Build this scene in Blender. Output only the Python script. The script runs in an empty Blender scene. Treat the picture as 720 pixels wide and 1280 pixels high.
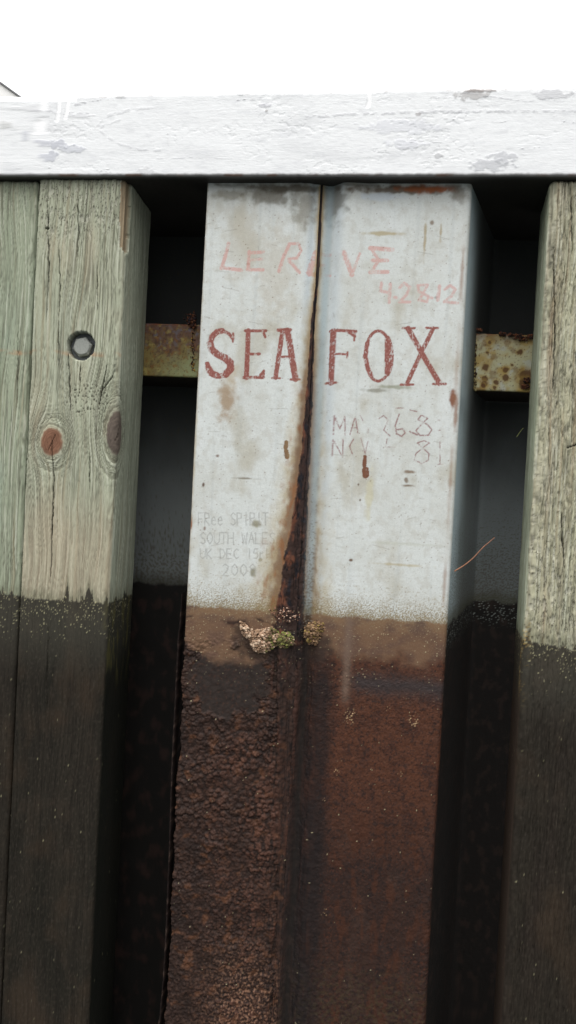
import bpy, math, random
import numpy as np
from mathutils import Matrix, Vector

# ------------------------------------------------------------------ camera, sky, sun, exposure
scene = bpy.context.scene
col = scene.collection
YAW, PITCH, ROLL = 6.25, -1.1, -3.0
FOCAL = 931.0                       # focal length in units of a 720 x 1280 frame
CAM_Y = -2.4

def axes():
    y, p, r = [math.radians(a) for a in (YAW, PITCH, ROLL)]
    fw = np.array([-math.sin(y)*math.cos(p), math.cos(y)*math.cos(p), math.sin(p)])
    rt = np.array([math.cos(y), math.sin(y), 0.0])
    up = np.cross(rt, fw)
    return math.cos(r)*rt - math.sin(r)*up, math.sin(r)*rt + math.cos(r)*up, fw
RT, UP, FW = axes()
cam = bpy.data.cameras.new('camera')
camo = bpy.data.objects.new('camera', cam); col.objects.link(camo)
M = Matrix(((RT[0], UP[0], -FW[0], 0), (RT[1], UP[1], -FW[1], CAM_Y), (RT[2], UP[2], -FW[2], 0), (0, 0, 0, 1)))
camo.matrix_world = M
cam.sensor_fit = 'VERTICAL'; cam.sensor_height = 24.0; cam.lens = 24.0*FOCAL/1280.0
cam.clip_start = 0.02; cam.clip_end = 6000
scene.camera = camo

world = bpy.data.worlds.new("World"); scene.world = world; world.use_nodes = True
nt = world.node_tree; nt.nodes.clear()
SUN_EL, SUN_AZ = math.radians(62), math.radians(196)    # azimuth clockwise from +Y: sun behind the viewer
sky = nt.nodes.new('ShaderNodeTexSky'); sky.sky_type = 'NISHITA'; sky.sun_disc = False
sky.sun_elevation = SUN_EL; sky.sun_rotation = SUN_AZ
cloud = nt.nodes.new('ShaderNodeTexNoise'); cloud.inputs['Scale'].default_value = 2.0; cloud.inputs['Detail'].default_value = 5
ramp = nt.nodes.new('ShaderNodeValToRGB')
ramp.color_ramp.elements[0].color = (13.2, 13.15, 13.1, 1); ramp.color_ramp.elements[1].color = (16.2, 16.1, 16.0, 1)
ramp.color_ramp.elements[0].position = .3; ramp.color_ramp.elements[1].position = .7
mixn = nt.nodes.new('ShaderNodeMix'); mixn.data_type = 'RGBA'; mixn.inputs[0].default_value = 0.94
bg = nt.nodes.new('ShaderNodeBackground'); bg.inputs['Strength'].default_value = 0.10
wo = nt.nodes.new('ShaderNodeOutputWorld')
nt.links.new(cloud.outputs['Fac'], ramp.inputs['Fac'])
nt.links.new(sky.outputs['Color'], mixn.inputs[6]); nt.links.new(ramp.outputs['Color'], mixn.inputs[7])
gc = nt.nodes.new('ShaderNodeTexCoord'); sx = nt.nodes.new('ShaderNodeSeparateXYZ'); gr = nt.nodes.new('ShaderNodeMapRange')
gr.inputs['From Min'].default_value = 0.0; gr.inputs['From Max'].default_value = 1.0; gr.inputs['To Min'].default_value = .30; gr.inputs['To Max'].default_value = 2.2
gm = nt.nodes.new('ShaderNodeVectorMath'); gm.operation = 'SCALE'       # overcast: brighter overhead than at the horizon
nt.links.new(gc.outputs['Generated'], sx.inputs[0]); nt.links.new(sx.outputs['Z'], gr.inputs['Value']); nt.links.new(mixn.outputs[2], gm.inputs[0]); nt.links.new(gr.outputs[0], gm.inputs['Scale'])
nt.links.new(gm.outputs[0], bg.inputs['Color']); nt.links.new(bg.outputs[0], wo.inputs['Surface'])

sun = bpy.data.lights.new('sun', 'SUN'); sun.energy = 1.1; sun.angle = math.radians(35); sun.color = (1, .975, .94)
suno = bpy.data.objects.new('sun', sun); col.objects.link(suno)
d = Vector((math.sin(SUN_AZ)*math.cos(SUN_EL), math.cos(SUN_AZ)*math.cos(SUN_EL), math.sin(SUN_EL)))
suno.rotation_euler = d.to_track_quat('Z', 'Y').to_euler()
vs = scene.view_settings
vs.view_transform = 'Standard'; vs.look = 'None'; vs.gamma = 1; vs.use_curve_mapping = False; vs.exposure = 0.12

# ------------------------------------------------------------------ measuring: a photo point on a plane y=Y -> wall coordinates (X, Z) in metres
def P(u, v, Y=0.0):
    dr = RT*(u-360)/FOCAL - UP*(v-640)/FOCAL + FW
    t = (Y-CAM_Y)/dr[1]
    return np.array([dr[0]*t, dr[2]*t])
def PP(pts, Y=0.0): return np.array([P(u, v, Y) for u, v in pts])
PX = 0.00262       # one photo pixel on the wall, metres
K = 0.92
def lin(r, g, b, k=None):
    c = np.array([r, g, b], float)/255
    return np.where(c <= .04045, c/12.92, ((c+.055)/1.055)**2.4)*(K if k is None else k)

# ------------------------------------------------------------------ numpy noise
def _h(ix, iy, s):
    u = np.uint32
    h = ix.astype(np.int32).view(u)*u(374761393) + iy.astype(np.int32).view(u)*u(668265263) + u((s*1442695041) & 0xffffffff)
    h ^= h >> u(13); h *= u(1274126177); h ^= h >> u(15); h *= u(2246822519); h ^= h >> u(16)
    return h
def rnd(ix, iy, s=0): return _h(np.atleast_1d(ix), np.atleast_1d(iy), s)*np.float32(1/4294967296.0)
def pn(x, y, s=0):
    x = np.asarray(x, float); y = np.asarray(y, float)+0*x
    ix = np.floor(x); iy = np.floor(y); fx = (x-ix).astype(np.float32); fy = (y-iy).astype(np.float32); ix = ix.astype(np.int32); iy = iy.astype(np.int32)
    ux = fx*fx*fx*(fx*(fx*6-15)+10); uy = fy*fy*fy*(fy*(fy*6-15)+10)
    def g(dx, dy):
        a = rnd(ix+dx, iy+dy, s)*np.float32(2*math.pi)
        return np.cos(a)*(fx-dx)+np.sin(a)*(fy-dy)
    a = g(0, 0); b = g(1, 0); c = g(0, 1); e = g(1, 1)
    return ((a+(b-a)*ux) + ((c+(e-c)*ux)-(a+(b-a)*ux))*uy)*1.5
def fbm(x, y, o=4, s=0, gain=.5):
    r = 0; a = 1.0; n = 0
    for i in range(o):
        r = r + a*pn(x*2**i+17.3*i, y*2**i+9.1*i, s+i*7); n += a; a *= gain
    return r/n
def worley(x, y, s=0):
    ix = np.floor(x); iy = np.floor(y)
    f1 = np.full(x.shape, 9.0); f2 = f1.copy(); idv = np.zeros(x.shape)
    for dx in (-1, 0, 1):
        for dy in (-1, 0, 1):
            cx = ix+dx; cy = iy+dy
            px_ = cx+rnd(cx, cy, s+1); py_ = cy+rnd(cx, cy, s+2)
            dd = np.hypot(px_-x, py_-y); r = rnd(cx, cy, s+3)
            m = dd < f1
            f2 = np.where(m, f1, np.minimum(f2, dd)); idv = np.where(m, r, idv); f1 = np.where(m, dd, f1)
    return f1, f2, idv
def sm(a, b, x):
    t = np.clip((x-a)/(b-a), 0, 1); return t*t*(3-2*t)
def mixc(c, m, d): return c + (np.asarray(d)-c)*np.clip(m, 0, 1)[..., None]
def specks(x, z, cell, prob, r, s):
    """small round specks: returns mask and per speck random value"""
    f1, f2, i = worley(x/cell, z/cell, s)
    rr = r*(0.5+i*0.9)
    keep = rnd(np.floor(i*99991), np.floor(i*7919), s+5) < prob
    return np.where(keep, 1-sm(rr*.6, rr*1.15, f1*cell), 0), i
def segdist(X, Z, pts):
    """distance to a polyline and the parameter 0..1 along it"""
    pts = np.asarray(pts); best = np.full(X.shape, 9.0); bt = np.zeros(X.shape)
    L = np.r_[0, np.cumsum(np.hypot(*np.diff(pts, axis=0).T))]; T = max(L[-1], 1e-9)
    for i in range(len(pts)-1):
        a = pts[i]; e = pts[i+1]-a; l2 = max((e**2).sum(), 1e-12)
        t = np.clip(((X-a[0])*e[0]+(Z-a[1])*e[1])/l2, 0, 1)
        dd = np.hypot(X-a[0]-t*e[0], Z-a[1]-t*e[1]); m = dd < best
        bt = np.where(m, (L[i]+t*math.sqrt(l2))/T, bt); best = np.where(m, dd, best)
    return best, bt
def stroke(mask, X, Z, pts, w, jx=0, jz=0, taper=False):
    """adds a brush stroke (half soft edge) into mask; works on the bounding box only"""
    pts = np.asarray(pts); p = w+.006
    sel = (X > pts[:, 0].min()-p) & (X < pts[:, 0].max()+p) & (Z > pts[:, 1].min()-p) & (Z < pts[:, 1].max()+p)
    if not sel.any(): return
    dd, tt_ = segdist(X[sel]+(jx if np.isscalar(jx) else jx[sel]), Z[sel]+(jz if np.isscalar(jz) else jz[sel]), pts)
    hw = w/2*(np.clip(1-np.abs(2*tt_-.9)**3, 0, 1)*(.8+.6*pn(tt_*9, tt_*0+w*999, 5)) if taper else 1)
    mask[sel] = np.maximum(mask[sel], (1-sm(hw-.0009, hw+.0009, dd))*(np.clip(hw/.0012, 0, 1) if taper else 1))

# ------------------------------------------------------------------ materials
def make_mat(name, rough=.75, bump=.3, bscale=220.0, stretch=(1, 1, 1), var=.12, spec=.35, metallic=0.0):
    m = bpy.data.materials.new(name); m.use_nodes = True; t = m.node_tree; n = t.nodes; l = t.links
    p = n['Principled BSDF']
    a = n.new('ShaderNodeAttribute'); a.attribute_name = 'surf_color'
    ar = n.new('ShaderNodeAttribute'); ar.attribute_name = 'surf_rough'
    tc = n.new('ShaderNodeTexCoord'); mp = n.new('ShaderNodeMapping'); mp.inputs['Scale'].default_value = stretch
    nz = n.new('ShaderNodeTexNoise'); nz.inputs['Scale'].default_value = bscale; nz.inputs['Detail'].default_value = 6; nz.inputs['Roughness'].default_value = .65
    mr = n.new('ShaderNodeMapRange'); mr.inputs['From Min'].default_value = .25; mr.inputs['From Max'].default_value = .75
    mr.inputs['To Min'].default_value = 1-var; mr.inputs['To Max'].default_value = 1+var
    mu = n.new('ShaderNodeVectorMath'); mu.operation = 'SCALE'
    bp = n.new('ShaderNodeBump'); bp.inputs['Strength'].default_value = bump; bp.inputs['Distance'].default_value = .002
    l.new(tc.outputs['Object'], mp.inputs['Vector']); l.new(mp.outputs[0], nz.inputs['Vector'])
    l.new(nz.outputs['Fac'], mr.inputs['Value']); l.new(a.outputs['Color'], mu.inputs[0]); l.new(mr.outputs[0], mu.inputs['Scale'])
    l.new(mu.outputs[0], p.inputs['Base Color']); l.new(ar.outputs['Fac'], p.inputs['Roughness'])
    l.new(nz.outputs['Fac'], bp.inputs['Height']); l.new(bp.outputs[0], p.inputs['Normal'])
    p.inputs['Specular IOR Level'].default_value = spec; p.inputs['Metallic'].default_value = metallic
    return m
def plain_mat(name, color, rough=.7, metallic=0.0, var=.25, scale=60.0, bump=.3, spec=.4):
    m = bpy.data.materials.new(name); m.use_nodes = True; t = m.node_tree; n = t.nodes; l = t.links
    p = n['Principled BSDF']; tc = n.new('ShaderNodeTexCoord')
    nz = n.new('ShaderNodeTexNoise'); nz.inputs['Scale'].default_value = scale; nz.inputs['Detail'].default_value = 6
    rp = n.new('ShaderNodeValToRGB'); c = np.array(color)
    rp.color_ramp.elements[0].position = .3; rp.color_ramp.elements[1].position = .7
    rp.color_ramp.elements[0].color = (*(c*(1-var)), 1); rp.color_ramp.elements[1].color = (*(np.minimum(c*(1+var), .95)), 1)
    bp = n.new('ShaderNodeBump'); bp.inputs['Strength'].default_value = bump; bp.inputs['Distance'].default_value = .003
    l.new(tc.outputs['Object'], nz.inputs['Vector']); l.new(nz.outputs['Fac'], rp.inputs['Fac']); l.new(rp.outputs['Color'], p.inputs['Base Color'])
    l.new(nz.outputs['Fac'], bp.inputs['Height']); l.new(bp.outputs[0], p.inputs['Normal'])
    p.inputs['Roughness'].default_value = rough; p.inputs['Metallic'].default_value = metallic; p.inputs['Specular IOR Level'].default_value = spec
    return m
M_WOOD = make_mat('weathered_wood', bump=.55, bscale=60, stretch=(7, 7, 1), var=.2, spec=.10)
M_CAP = make_mat('chipped_white_paint', bump=.35, bscale=60, stretch=(1, 5, 5), var=.03, spec=.3)
M_STEEL = make_mat('painted_rusting_steel', bump=.4, bscale=330, var=.10, spec=.15)
M_BARN = make_mat('barnacle_shell', bump=.5, bscale=400, var=.25, spec=.2)

# ------------------------------------------------------------------ meshes
def link(name, me, mat, parent=None):
    o = bpy.data.objects.new(name, me); col.objects.link(o)
    if mat: me.materials.append(mat)
    if parent: o.parent = parent
    return o
def tag(o, label=None, cat=None, group=None, kind=None):
    if label: o['label'] = label
    if cat: o['category'] = cat
    if group: o['group'] = group
    if kind: o['kind'] = kind
    return o
def grid(name, V, C, Rg, mat, parent=None, flip=False, closed=False):
    """V (m,n,3), C (m,n,3) colour, Rg (m,n) roughness"""
    m, n = V.shape[:2]
    me = bpy.data.meshes.new(name)
    idx = np.arange(m*n).reshape(m, n)
    if closed: idx = np.concatenate([idx, idx[:, :1]], 1)
    q = np.stack([idx[:-1, :-1], idx[:-1, 1:], idx[1:, 1:], idx[1:, :-1]], -1).reshape(-1, 4)
    if flip: q = q[:, ::-1]
    me.vertices.add(m*n); me.vertices.foreach_set('co', V.reshape(-1).astype(np.float32))
    me.loops.add(q.size); me.loops.foreach_set('vertex_index', q.reshape(-1).astype(np.int32))
    me.polygons.add(len(q)); me.polygons.foreach_set('loop_start', np.arange(0, q.size, 4, dtype=np.int32))
    me.polygons.foreach_set('loop_total', np.full(len(q), 4, np.int32))
    me.update(calc_edges=True); me.polygons.foreach_set('use_smooth', np.ones(len(q), bool))
    a = me.attributes.new('surf_color', 'FLOAT_COLOR', 'POINT')
    a.data.foreach_set('color', np.concatenate([np.clip(C, .001, .95), np.ones((m, n, 1))], -1).reshape(-1).astype(np.float32))
    b = me.attributes.new('surf_rough', 'FLOAT', 'POINT'); b.data.foreach_set('value', Rg.reshape(-1).astype(np.float32))
    me.validate()
    return link(name, me, mat, parent)
def polymesh(name, verts, faces, mat, parent=None, smooth=False, color=None, rough=None):
    me = bpy.data.meshes.new(name); me.from_pydata([tuple(map(float, v)) for v in verts], [], faces); me.update()
    if smooth: me.polygons.foreach_set('use_smooth', np.ones(len(faces), bool))
    if color is not None:
        a = me.attributes.new('surf_color', 'FLOAT_COLOR', 'POINT')
        a.data.foreach_set('color', np.c_[color, np.ones(len(verts))].reshape(-1).astype(np.float32))
        b = me.attributes.new('surf_rough', 'FLOAT', 'POINT')
        b.data.foreach_set('value', np.full(len(verts), .8 if rough is None else rough, np.float32))
    return link(name, me, mat, parent)
def profile(pts, radii, steps):
    """walk a polyline with rounded corners; returns points, normals (to the right of travel turned outward), arc length"""
    pts = [np.array(p, float) for p in pts]; out = []; 
    for i, p in enumerate(pts):
        if i in (0, len(pts)-1) or radii[i] == 0: out.append((p, p)); continue
        a = pts[i-1]-p; b = pts[i+1]-p; a /= np.linalg.norm(a); b /= np.linalg.norm(b)
        th = math.acos(np.clip(a@b, -1, 1)); t = radii[i]/math.tan(th/2)
        out.append((p+a*t, p+b*t))
    res = [out[0][0]]
    for i in range(len(pts)-1):
        if i > 0 and radii[i] > 0:
            p0, p2 = out[i]; c = pts[i]
            for k in range(1, 7):
                t = k/6; res.append((1-t)**2*p0+2*t*(1-t)*c+t*t*p2)
        s, e = out[i][1], out[i+1][0]; n = max(1, int(np.linalg.norm(e-s)/steps[i]))
        for k in range(1, n+1): res.append(s+(e-s)*k/n)
    A = np.array(res); keep = np.r_[True, np.linalg.norm(np.diff(A, axis=0), axis=1) > 1e-6]; A = A[keep]
    T = np.gradient(A, axis=0); T /= np.linalg.norm(T, axis=1)[:, None]
    N = np.c_[T[:, 1], -T[:, 0]]
    s = np.r_[0, np.cumsum(np.linalg.norm(np.diff(A, axis=0), axis=1))]
    return A, N, s

Z_TOP = P(300, 222, 0)[1]
CAPB = PP([(0, 220), (720, 220)], -.025)
ZW = P(100, 752, 0)[1]          # tide mark on the posts
Z_SEA = -2.25
BOT = -2.6
print('ZTOP', Z_TOP, 'CAPB', CAPB, 'ZW', ZW, P(400, 772, .03), P(690, 790, 0), P(625, 752, .45))

# ------------------------------------------------------------------ sea, quay, building
def sheet(name, x0, x1, y0, y1, z, mat):
    o = polymesh(name, [(x0, y0, z), (x1, y0, z), (x1, y1, z), (x0, y1, z)], [(0, 1, 2, 3)], mat); tag(o, kind='structure'); return o
M_SEA = plain_mat('dark_harbour_water', (.02, .03, .03), rough=.12, scale=1.5, bump=.6, spec=.5)
M_EARTH = plain_mat('quay_gravel', (.2, .19, .17), rough=.9, scale=40)
sheet('water', -2500, 2500, -2500, .64, Z_SEA, M_SEA)
sheet('quay_ground', -2500, 2500, .642, 3500, Z_TOP+.12, M_EARTH)

def building():
    Y = 22.0
    A = P(0, 102, Y); B = P(23, 118.5, Y); dv = (B-A)/np.linalg.norm(B-A)
    rg = A-dv*3.6; ev = A+dv*2.4
    xr, zr = rg; xe, ze = ev; zg = Z_TOP+.12; t = .07
    root = bpy.data.objects.new('white_building', None); col.objects.link(root); root.location = (xr, Y, zg)
    tag(root, 'white gabled building rising in the distance behind the left end of the white beam', 'building')
    mw = plain_mat('white_siding', (.78, .78, .77), rough=.7, scale=3, var=.04, bump=.05)
    mr = plain_mat('grey_roofing', (.16, .165, .17), rough=.8, scale=12, var=.2)
    mg = plain_mat('window_glass', (.03, .035, .04), rough=.08, var=.1)
    hw = (xe-xr)-.35; zw = zr-(zr-ze)*hw/(xe-xr)-t
    def loc(v): return [(x-xr, y-Y, z-zg) for x, y, z in v]
    L = 9.0
    v = [(xr-hw, Y, zg), (xr+hw, Y, zg), (xr+hw, Y, zw), (xr, Y, zr-t), (xr-hw, Y, zw)]
    v += [(x, Y+L, z) for x, y, z in v]
    polymesh('wall', loc(v), [(0, 1, 2, 3, 4), (9, 8, 7, 6, 5), (0, 5, 6, 1), (1, 6, 7, 2), (2, 7, 8, 3), (3, 8, 9, 4), (4, 9, 5, 0)], mw, root)
    for s in (-1, 1):
        w = xe-xr
        a = [(xr, zr), (xr+s*w, ze), (xr+s*w, ze-t*.8), (xr, zr-t*.9)]
        vv = [(x, Y-.06, z) for x, z in a]+[(x, Y+L+.3, z) for x, z in a]
        polymesh('roof', loc(vv), [(3, 2, 1, 0), (4, 5, 6, 7), (0, 1, 5, 4), (1, 2, 6, 5), (2, 3, 7, 6)], mr, root)
    for wx in (-1.6, 1.0):
        zc = zg+(zw-zg)*.55; x0 = xr+wx
        vv = [(x0, Y-.04, zc), (x0+.9, Y-.04, zc), (x0+.9, Y-.04, zc+1.3), (x0, Y-.04, zc+1.3)]
        vv += [(x, Y+.02, z) for x, y, z in vv]
        polymesh('window', loc(vv), [(0, 1, 2, 3), (0, 4, 5, 1), (1, 5, 6, 2), (2, 6, 7, 3), (3, 7, 4, 0)], mg, root)
building()

# ------------------------------------------------------------------ white timber cap beam
def cap_beam():
    slope = (CAPB[1, 1]-CAPB[0, 1])/(CAPB[1, 0]-CAPB[0, 0])
    Y0 = -.025
    bz = lambda x: CAPB[0, 1]+slope*(x-CAPB[0, 0])
    topc = PP([(-40, 119), (0, 119), (60, 119), (100, 119.5), (180, 117), (300, 115), (455, 113.5), (500, 111), (570, 110), (640, 109.5), (720, 107.5), (760, 107)], Y0)
    xs = np.r_[np.arange(-2.4, -1.12, .02), np.arange(-1.12, .92, .0022), np.arange(.92, 2.4, .02)]
    hmid = .265
    A, N, s = profile([(.66, 0), (Y0, 0), (Y0, hmid), (.66, hmid)], [0, .009, .010, 0], [.02, .0022, .012])
    # A: (y, h)
    X = np.repeat(xs[:, None], len(A), 1); Hh = np.repeat(A[None, :, 1], len(xs), 0); Yy = np.repeat(A[None, :, 0], len(xs), 0)
    top = np.interp(xs, topc[:, 0], topc[:, 1]); hh = (top-bz(xs))
    wob = .0016*fbm(xs*9, xs*0, 3, 3)+.0022*np.minimum(0, fbm(xs*45, xs*0+3, 3, 5)+.12)*3
    Z = bz(X)+Hh*(hh/hmid)[:, None]
    tf = sm(.55, 1, Hh/hmid); bf = 1-sm(0, .35, Hh/hmid)
    Z = Z+tf*wob[:, None]+bf*(.0012*fbm(X*14, X*0, 3, 9))
    front = 1-sm(Y0+.003, Y0+.02, Yy)
    # relief: lengthwise grain through the paint, flaking, brush marks
    g = fbm(X*7, Z*230+4*fbm(X*2, Z*10, 2, 8), 3, 11); fl = fbm(X*38, Z*70, 4, 21)
    flake = sm(.12, .2, fl)*sm(-.1, .25, fbm(X*4, Z*7, 3, 44))
    lump = fbm(X*60, Z*60, 3, 31)
    disp = .0002*g + .0007*flake + .0003*lump + .0008*fbm(X*3, Z*12, 2, 2)
    C = np.ones(X.shape+(3,))*lin(244, 245, 246, .87)
    C = mixc(C, sm(-.05, .5, fbm(X*5, Z*16, 4, 61))*.30, lin(205, 206, 209, .9))
    C = mixc(C, sm(.15, .45, fbm(X*16, Z*60, 4, 73))*.25, lin(200, 201, 206, .9))
    ed = np.abs(fl-.16); C = mixc(C, (1-sm(0, .022, ed))*sm(-.1, .25, fbm(X*4, Z*7, 3, 44))*.35, lin(165, 165, 168))
    def patch(u, v, ru, rv, color, a, seed, soft=.35):
        nonlocal C, disp
        x0, z0 = P(u, v, Y0); q = np.hypot((X-x0)/(ru*PX), (Z-z0)/(rv*PX))+.7*fbm(X*45, Z*60, 3, seed)
        mk = (1-sm(.85-soft, .85, q))*front*(.75 if i < 12 else .55)
        C = mixc(C, mk*a, lin(*color)); disp = disp-.0012*mk
    for i, q in enumerate([(52, 178, 12, 6, (190, 191, 200), .9), (72, 180, 24, 7, (182, 184, 194), .9), (62, 195, 14, 10, (188, 190, 200), .9), (90, 186, 22, 7, (198, 200, 208), .8),
              (32, 170, 9, 9, (196, 198, 205), .8), (8, 157, 14, 7, (200, 200, 198), .9), (612, 206, 34, 9, (196, 197, 201), 1.0), (628, 197, 20, 9, (196, 197, 201), 1.0),
              (590, 118, 26, 9, (168, 164, 162), .9), (600, 113, 24, 3, (110, 92, 84), .7), (690, 118, 30, 9, (205, 205, 208), .9), (330, 132, 12, 3, (200, 200, 205), .9),
              (500, 158, 60, 12, (214, 215, 222), .8), (505, 180, 30, 8, (210, 211, 219), .8), (152, 121, 8, 4, (130, 128, 128), .8), (184, 214, 14, 7, (198, 198, 200), .8),
              (548, 195, 8, 4, (160, 160, 162), .9), (333, 139, 3, 2.5, (110, 100, 95), 1), (524, 142, 5, 3, (140, 132, 130), 1), (40, 135, 40, 6, (222, 222, 224), .9), (95, 145, 30, 3, (215, 215, 218), .8)]):
        patch(*q, 100+i*3)
    for pts, w, a in (([(380, 146), (440, 143), (520, 140), (620, 139), (720, 139)], 3.2, .65), ([(560, 112), (600, 119), (660, 127), (690, 122)], 1.2, .8), ([(0, 140), (30, 137), (70, 140), (110, 142)], 3.2, .6),
                      ([(150, 150), (128, 157), (124, 162), (132, 169), (150, 180), (175, 187), (200, 188)], 3.0, .35), ([(122, 158), (135, 144), (165, 137), (190, 134)], 4.0, .4), ([(193, 198), (240, 197), (290, 198)], 1.0, .5), ([(400, 218.5), (430, 217)], 2, .6), ([(94, 131), (107, 129)], 3, 1.0)):
        mk = np.zeros(X.shape); stroke(mk, X, Z, PP(pts, Y0), w*PX, .0015*fbm(X*60, Z*60, 2, 7), .002*fbm(X*30, Z*30, 2, 8))
        mk *= front*sm(-.25, .25, fbm(X*50, Z*70, 3, 15)); C = mixc(C, mk*a*.75, lin(186, 186, 190)); disp = disp-.0006*mk
    sp = np.abs(fbm(X*2.2, Z*34, 3, 130)); sp = (1-sm(.0, .012, sp))*sm(.1, .4, fbm(X*3.5, Z*12, 3, 131))*front; C = mixc(C, sp*.55, lin(150, 150, 154)); disp = disp-.0015*sp
    # fresh white paint run over the top at the left, with drips
    mk = np.zeros(X.shape)
    x0 = P(96, 120, Y0)[0]; zt = np.interp(X, topc[:, 0], topc[:, 1])
    mk = np.maximum(mk, (X < x0)*sm(.020, .017, zt-Z+.002*fbm(X*40, X*0, 2, 4)))
    for pts, w in (([(52, 120), (51, 145), (46, 165)], 5), ([(57, 120), (58, 145), (51, 165)], 6), ([(75, 120), (73, 142), (71, 150)], 5), ([(86, 120), (84, 138), (82, 146)], 5), ([(462, 112), (462, 124), (460, 132)], 4.5)):
        stroke(mk, X, Z, PP(pts, Y0), w*PX)
    C = mixc(C, mk, (.9, .9, .905)); disp = disp+.0025*mk
    # rust and dirt along the lower edge; underside coloured darker
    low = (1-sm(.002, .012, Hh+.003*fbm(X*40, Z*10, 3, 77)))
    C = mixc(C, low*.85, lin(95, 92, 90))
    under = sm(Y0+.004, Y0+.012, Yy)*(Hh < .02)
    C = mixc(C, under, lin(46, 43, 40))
    rl = sm(.0, .001, Hh)*(1-sm(.004, .010, Hh))*sm(.05, .3, fbm(X*9, X*0, 3, 90)); C = mixc(C, rl*.7, lin(110, 80, 64))
    edge = tf*sm(.96, .985, Hh/hmid)*sm(.1, .35, fbm(X*25, X*0+2, 3, 93)); C = mixc(C, edge*.6*(X > x0), lin(140, 132, 128))
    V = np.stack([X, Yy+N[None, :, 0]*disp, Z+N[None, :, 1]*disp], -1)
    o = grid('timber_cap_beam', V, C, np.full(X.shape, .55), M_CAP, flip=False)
    tag(o, 'long horizontal beam with chipped white paint laid across the top of the wall', 'beam')
cap_beam()

# ------------------------------------------------------------------ timber posts
def bolt(root, x, z, y, r):
    mh = plain_mat('galvanised_bolt', (.27, .28, .255), rough=.65, metallic=.1, var=.15, scale=150, bump=.15)
    me = bpy.data.objects.new('hex_bolt', None)
    vs_, fs = [], []
    rings = [(1.0, 0), (1.0, -.016), (.9, -.021), (.84, -.0225)]
    for k, (f, dy) in enumerate(rings):
        for i in range(24):
            a = math.radians(i*15+12); h = math.cos(math.radians(30))/math.cos(((math.degrees(a)-12) % 60-30)*math.pi/180)
            rr = r*(h*f if k < 2 else (h*.25+.75*math.cos(math.radians(30)))*f)
            vs_.append((x+rr*math.cos(a), y+dy, z+rr*math.sin(a)))
    for k in range(3):
        for i in range(24):
            j = (i+1) % 24; fs.append((k*24+i, k*24+j, (k+1)*24+j, (k+1)*24+i))
    fs.append(tuple(72+i for i in range(24)))
    h = polymesh('bolt_head', [(a-root.location.x, b, c-root.location.z) for a, b, c in vs_], fs, mh, root)
    vs_, fs = [], []
    for dy in (0.003, -.001):
        for i in range(32):
            a = i*math.pi/16; vs_.append((x+r*1.38*math.cos(a)-root.location.x, y+dy, z+r*1.38*math.sin(a)-root.location.z))
    for i in range(32): fs.append((i, (i+1) % 32, 32+(i+1) % 32, 32+i))
    fs.append(tuple(32+i for i in range(32)))
    polymesh('washer', vs_, fs, plain_mat('washer_zinc', (.14, .15, .155), rough=.7, metallic=.2, var=.3, scale=90), h)

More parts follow.
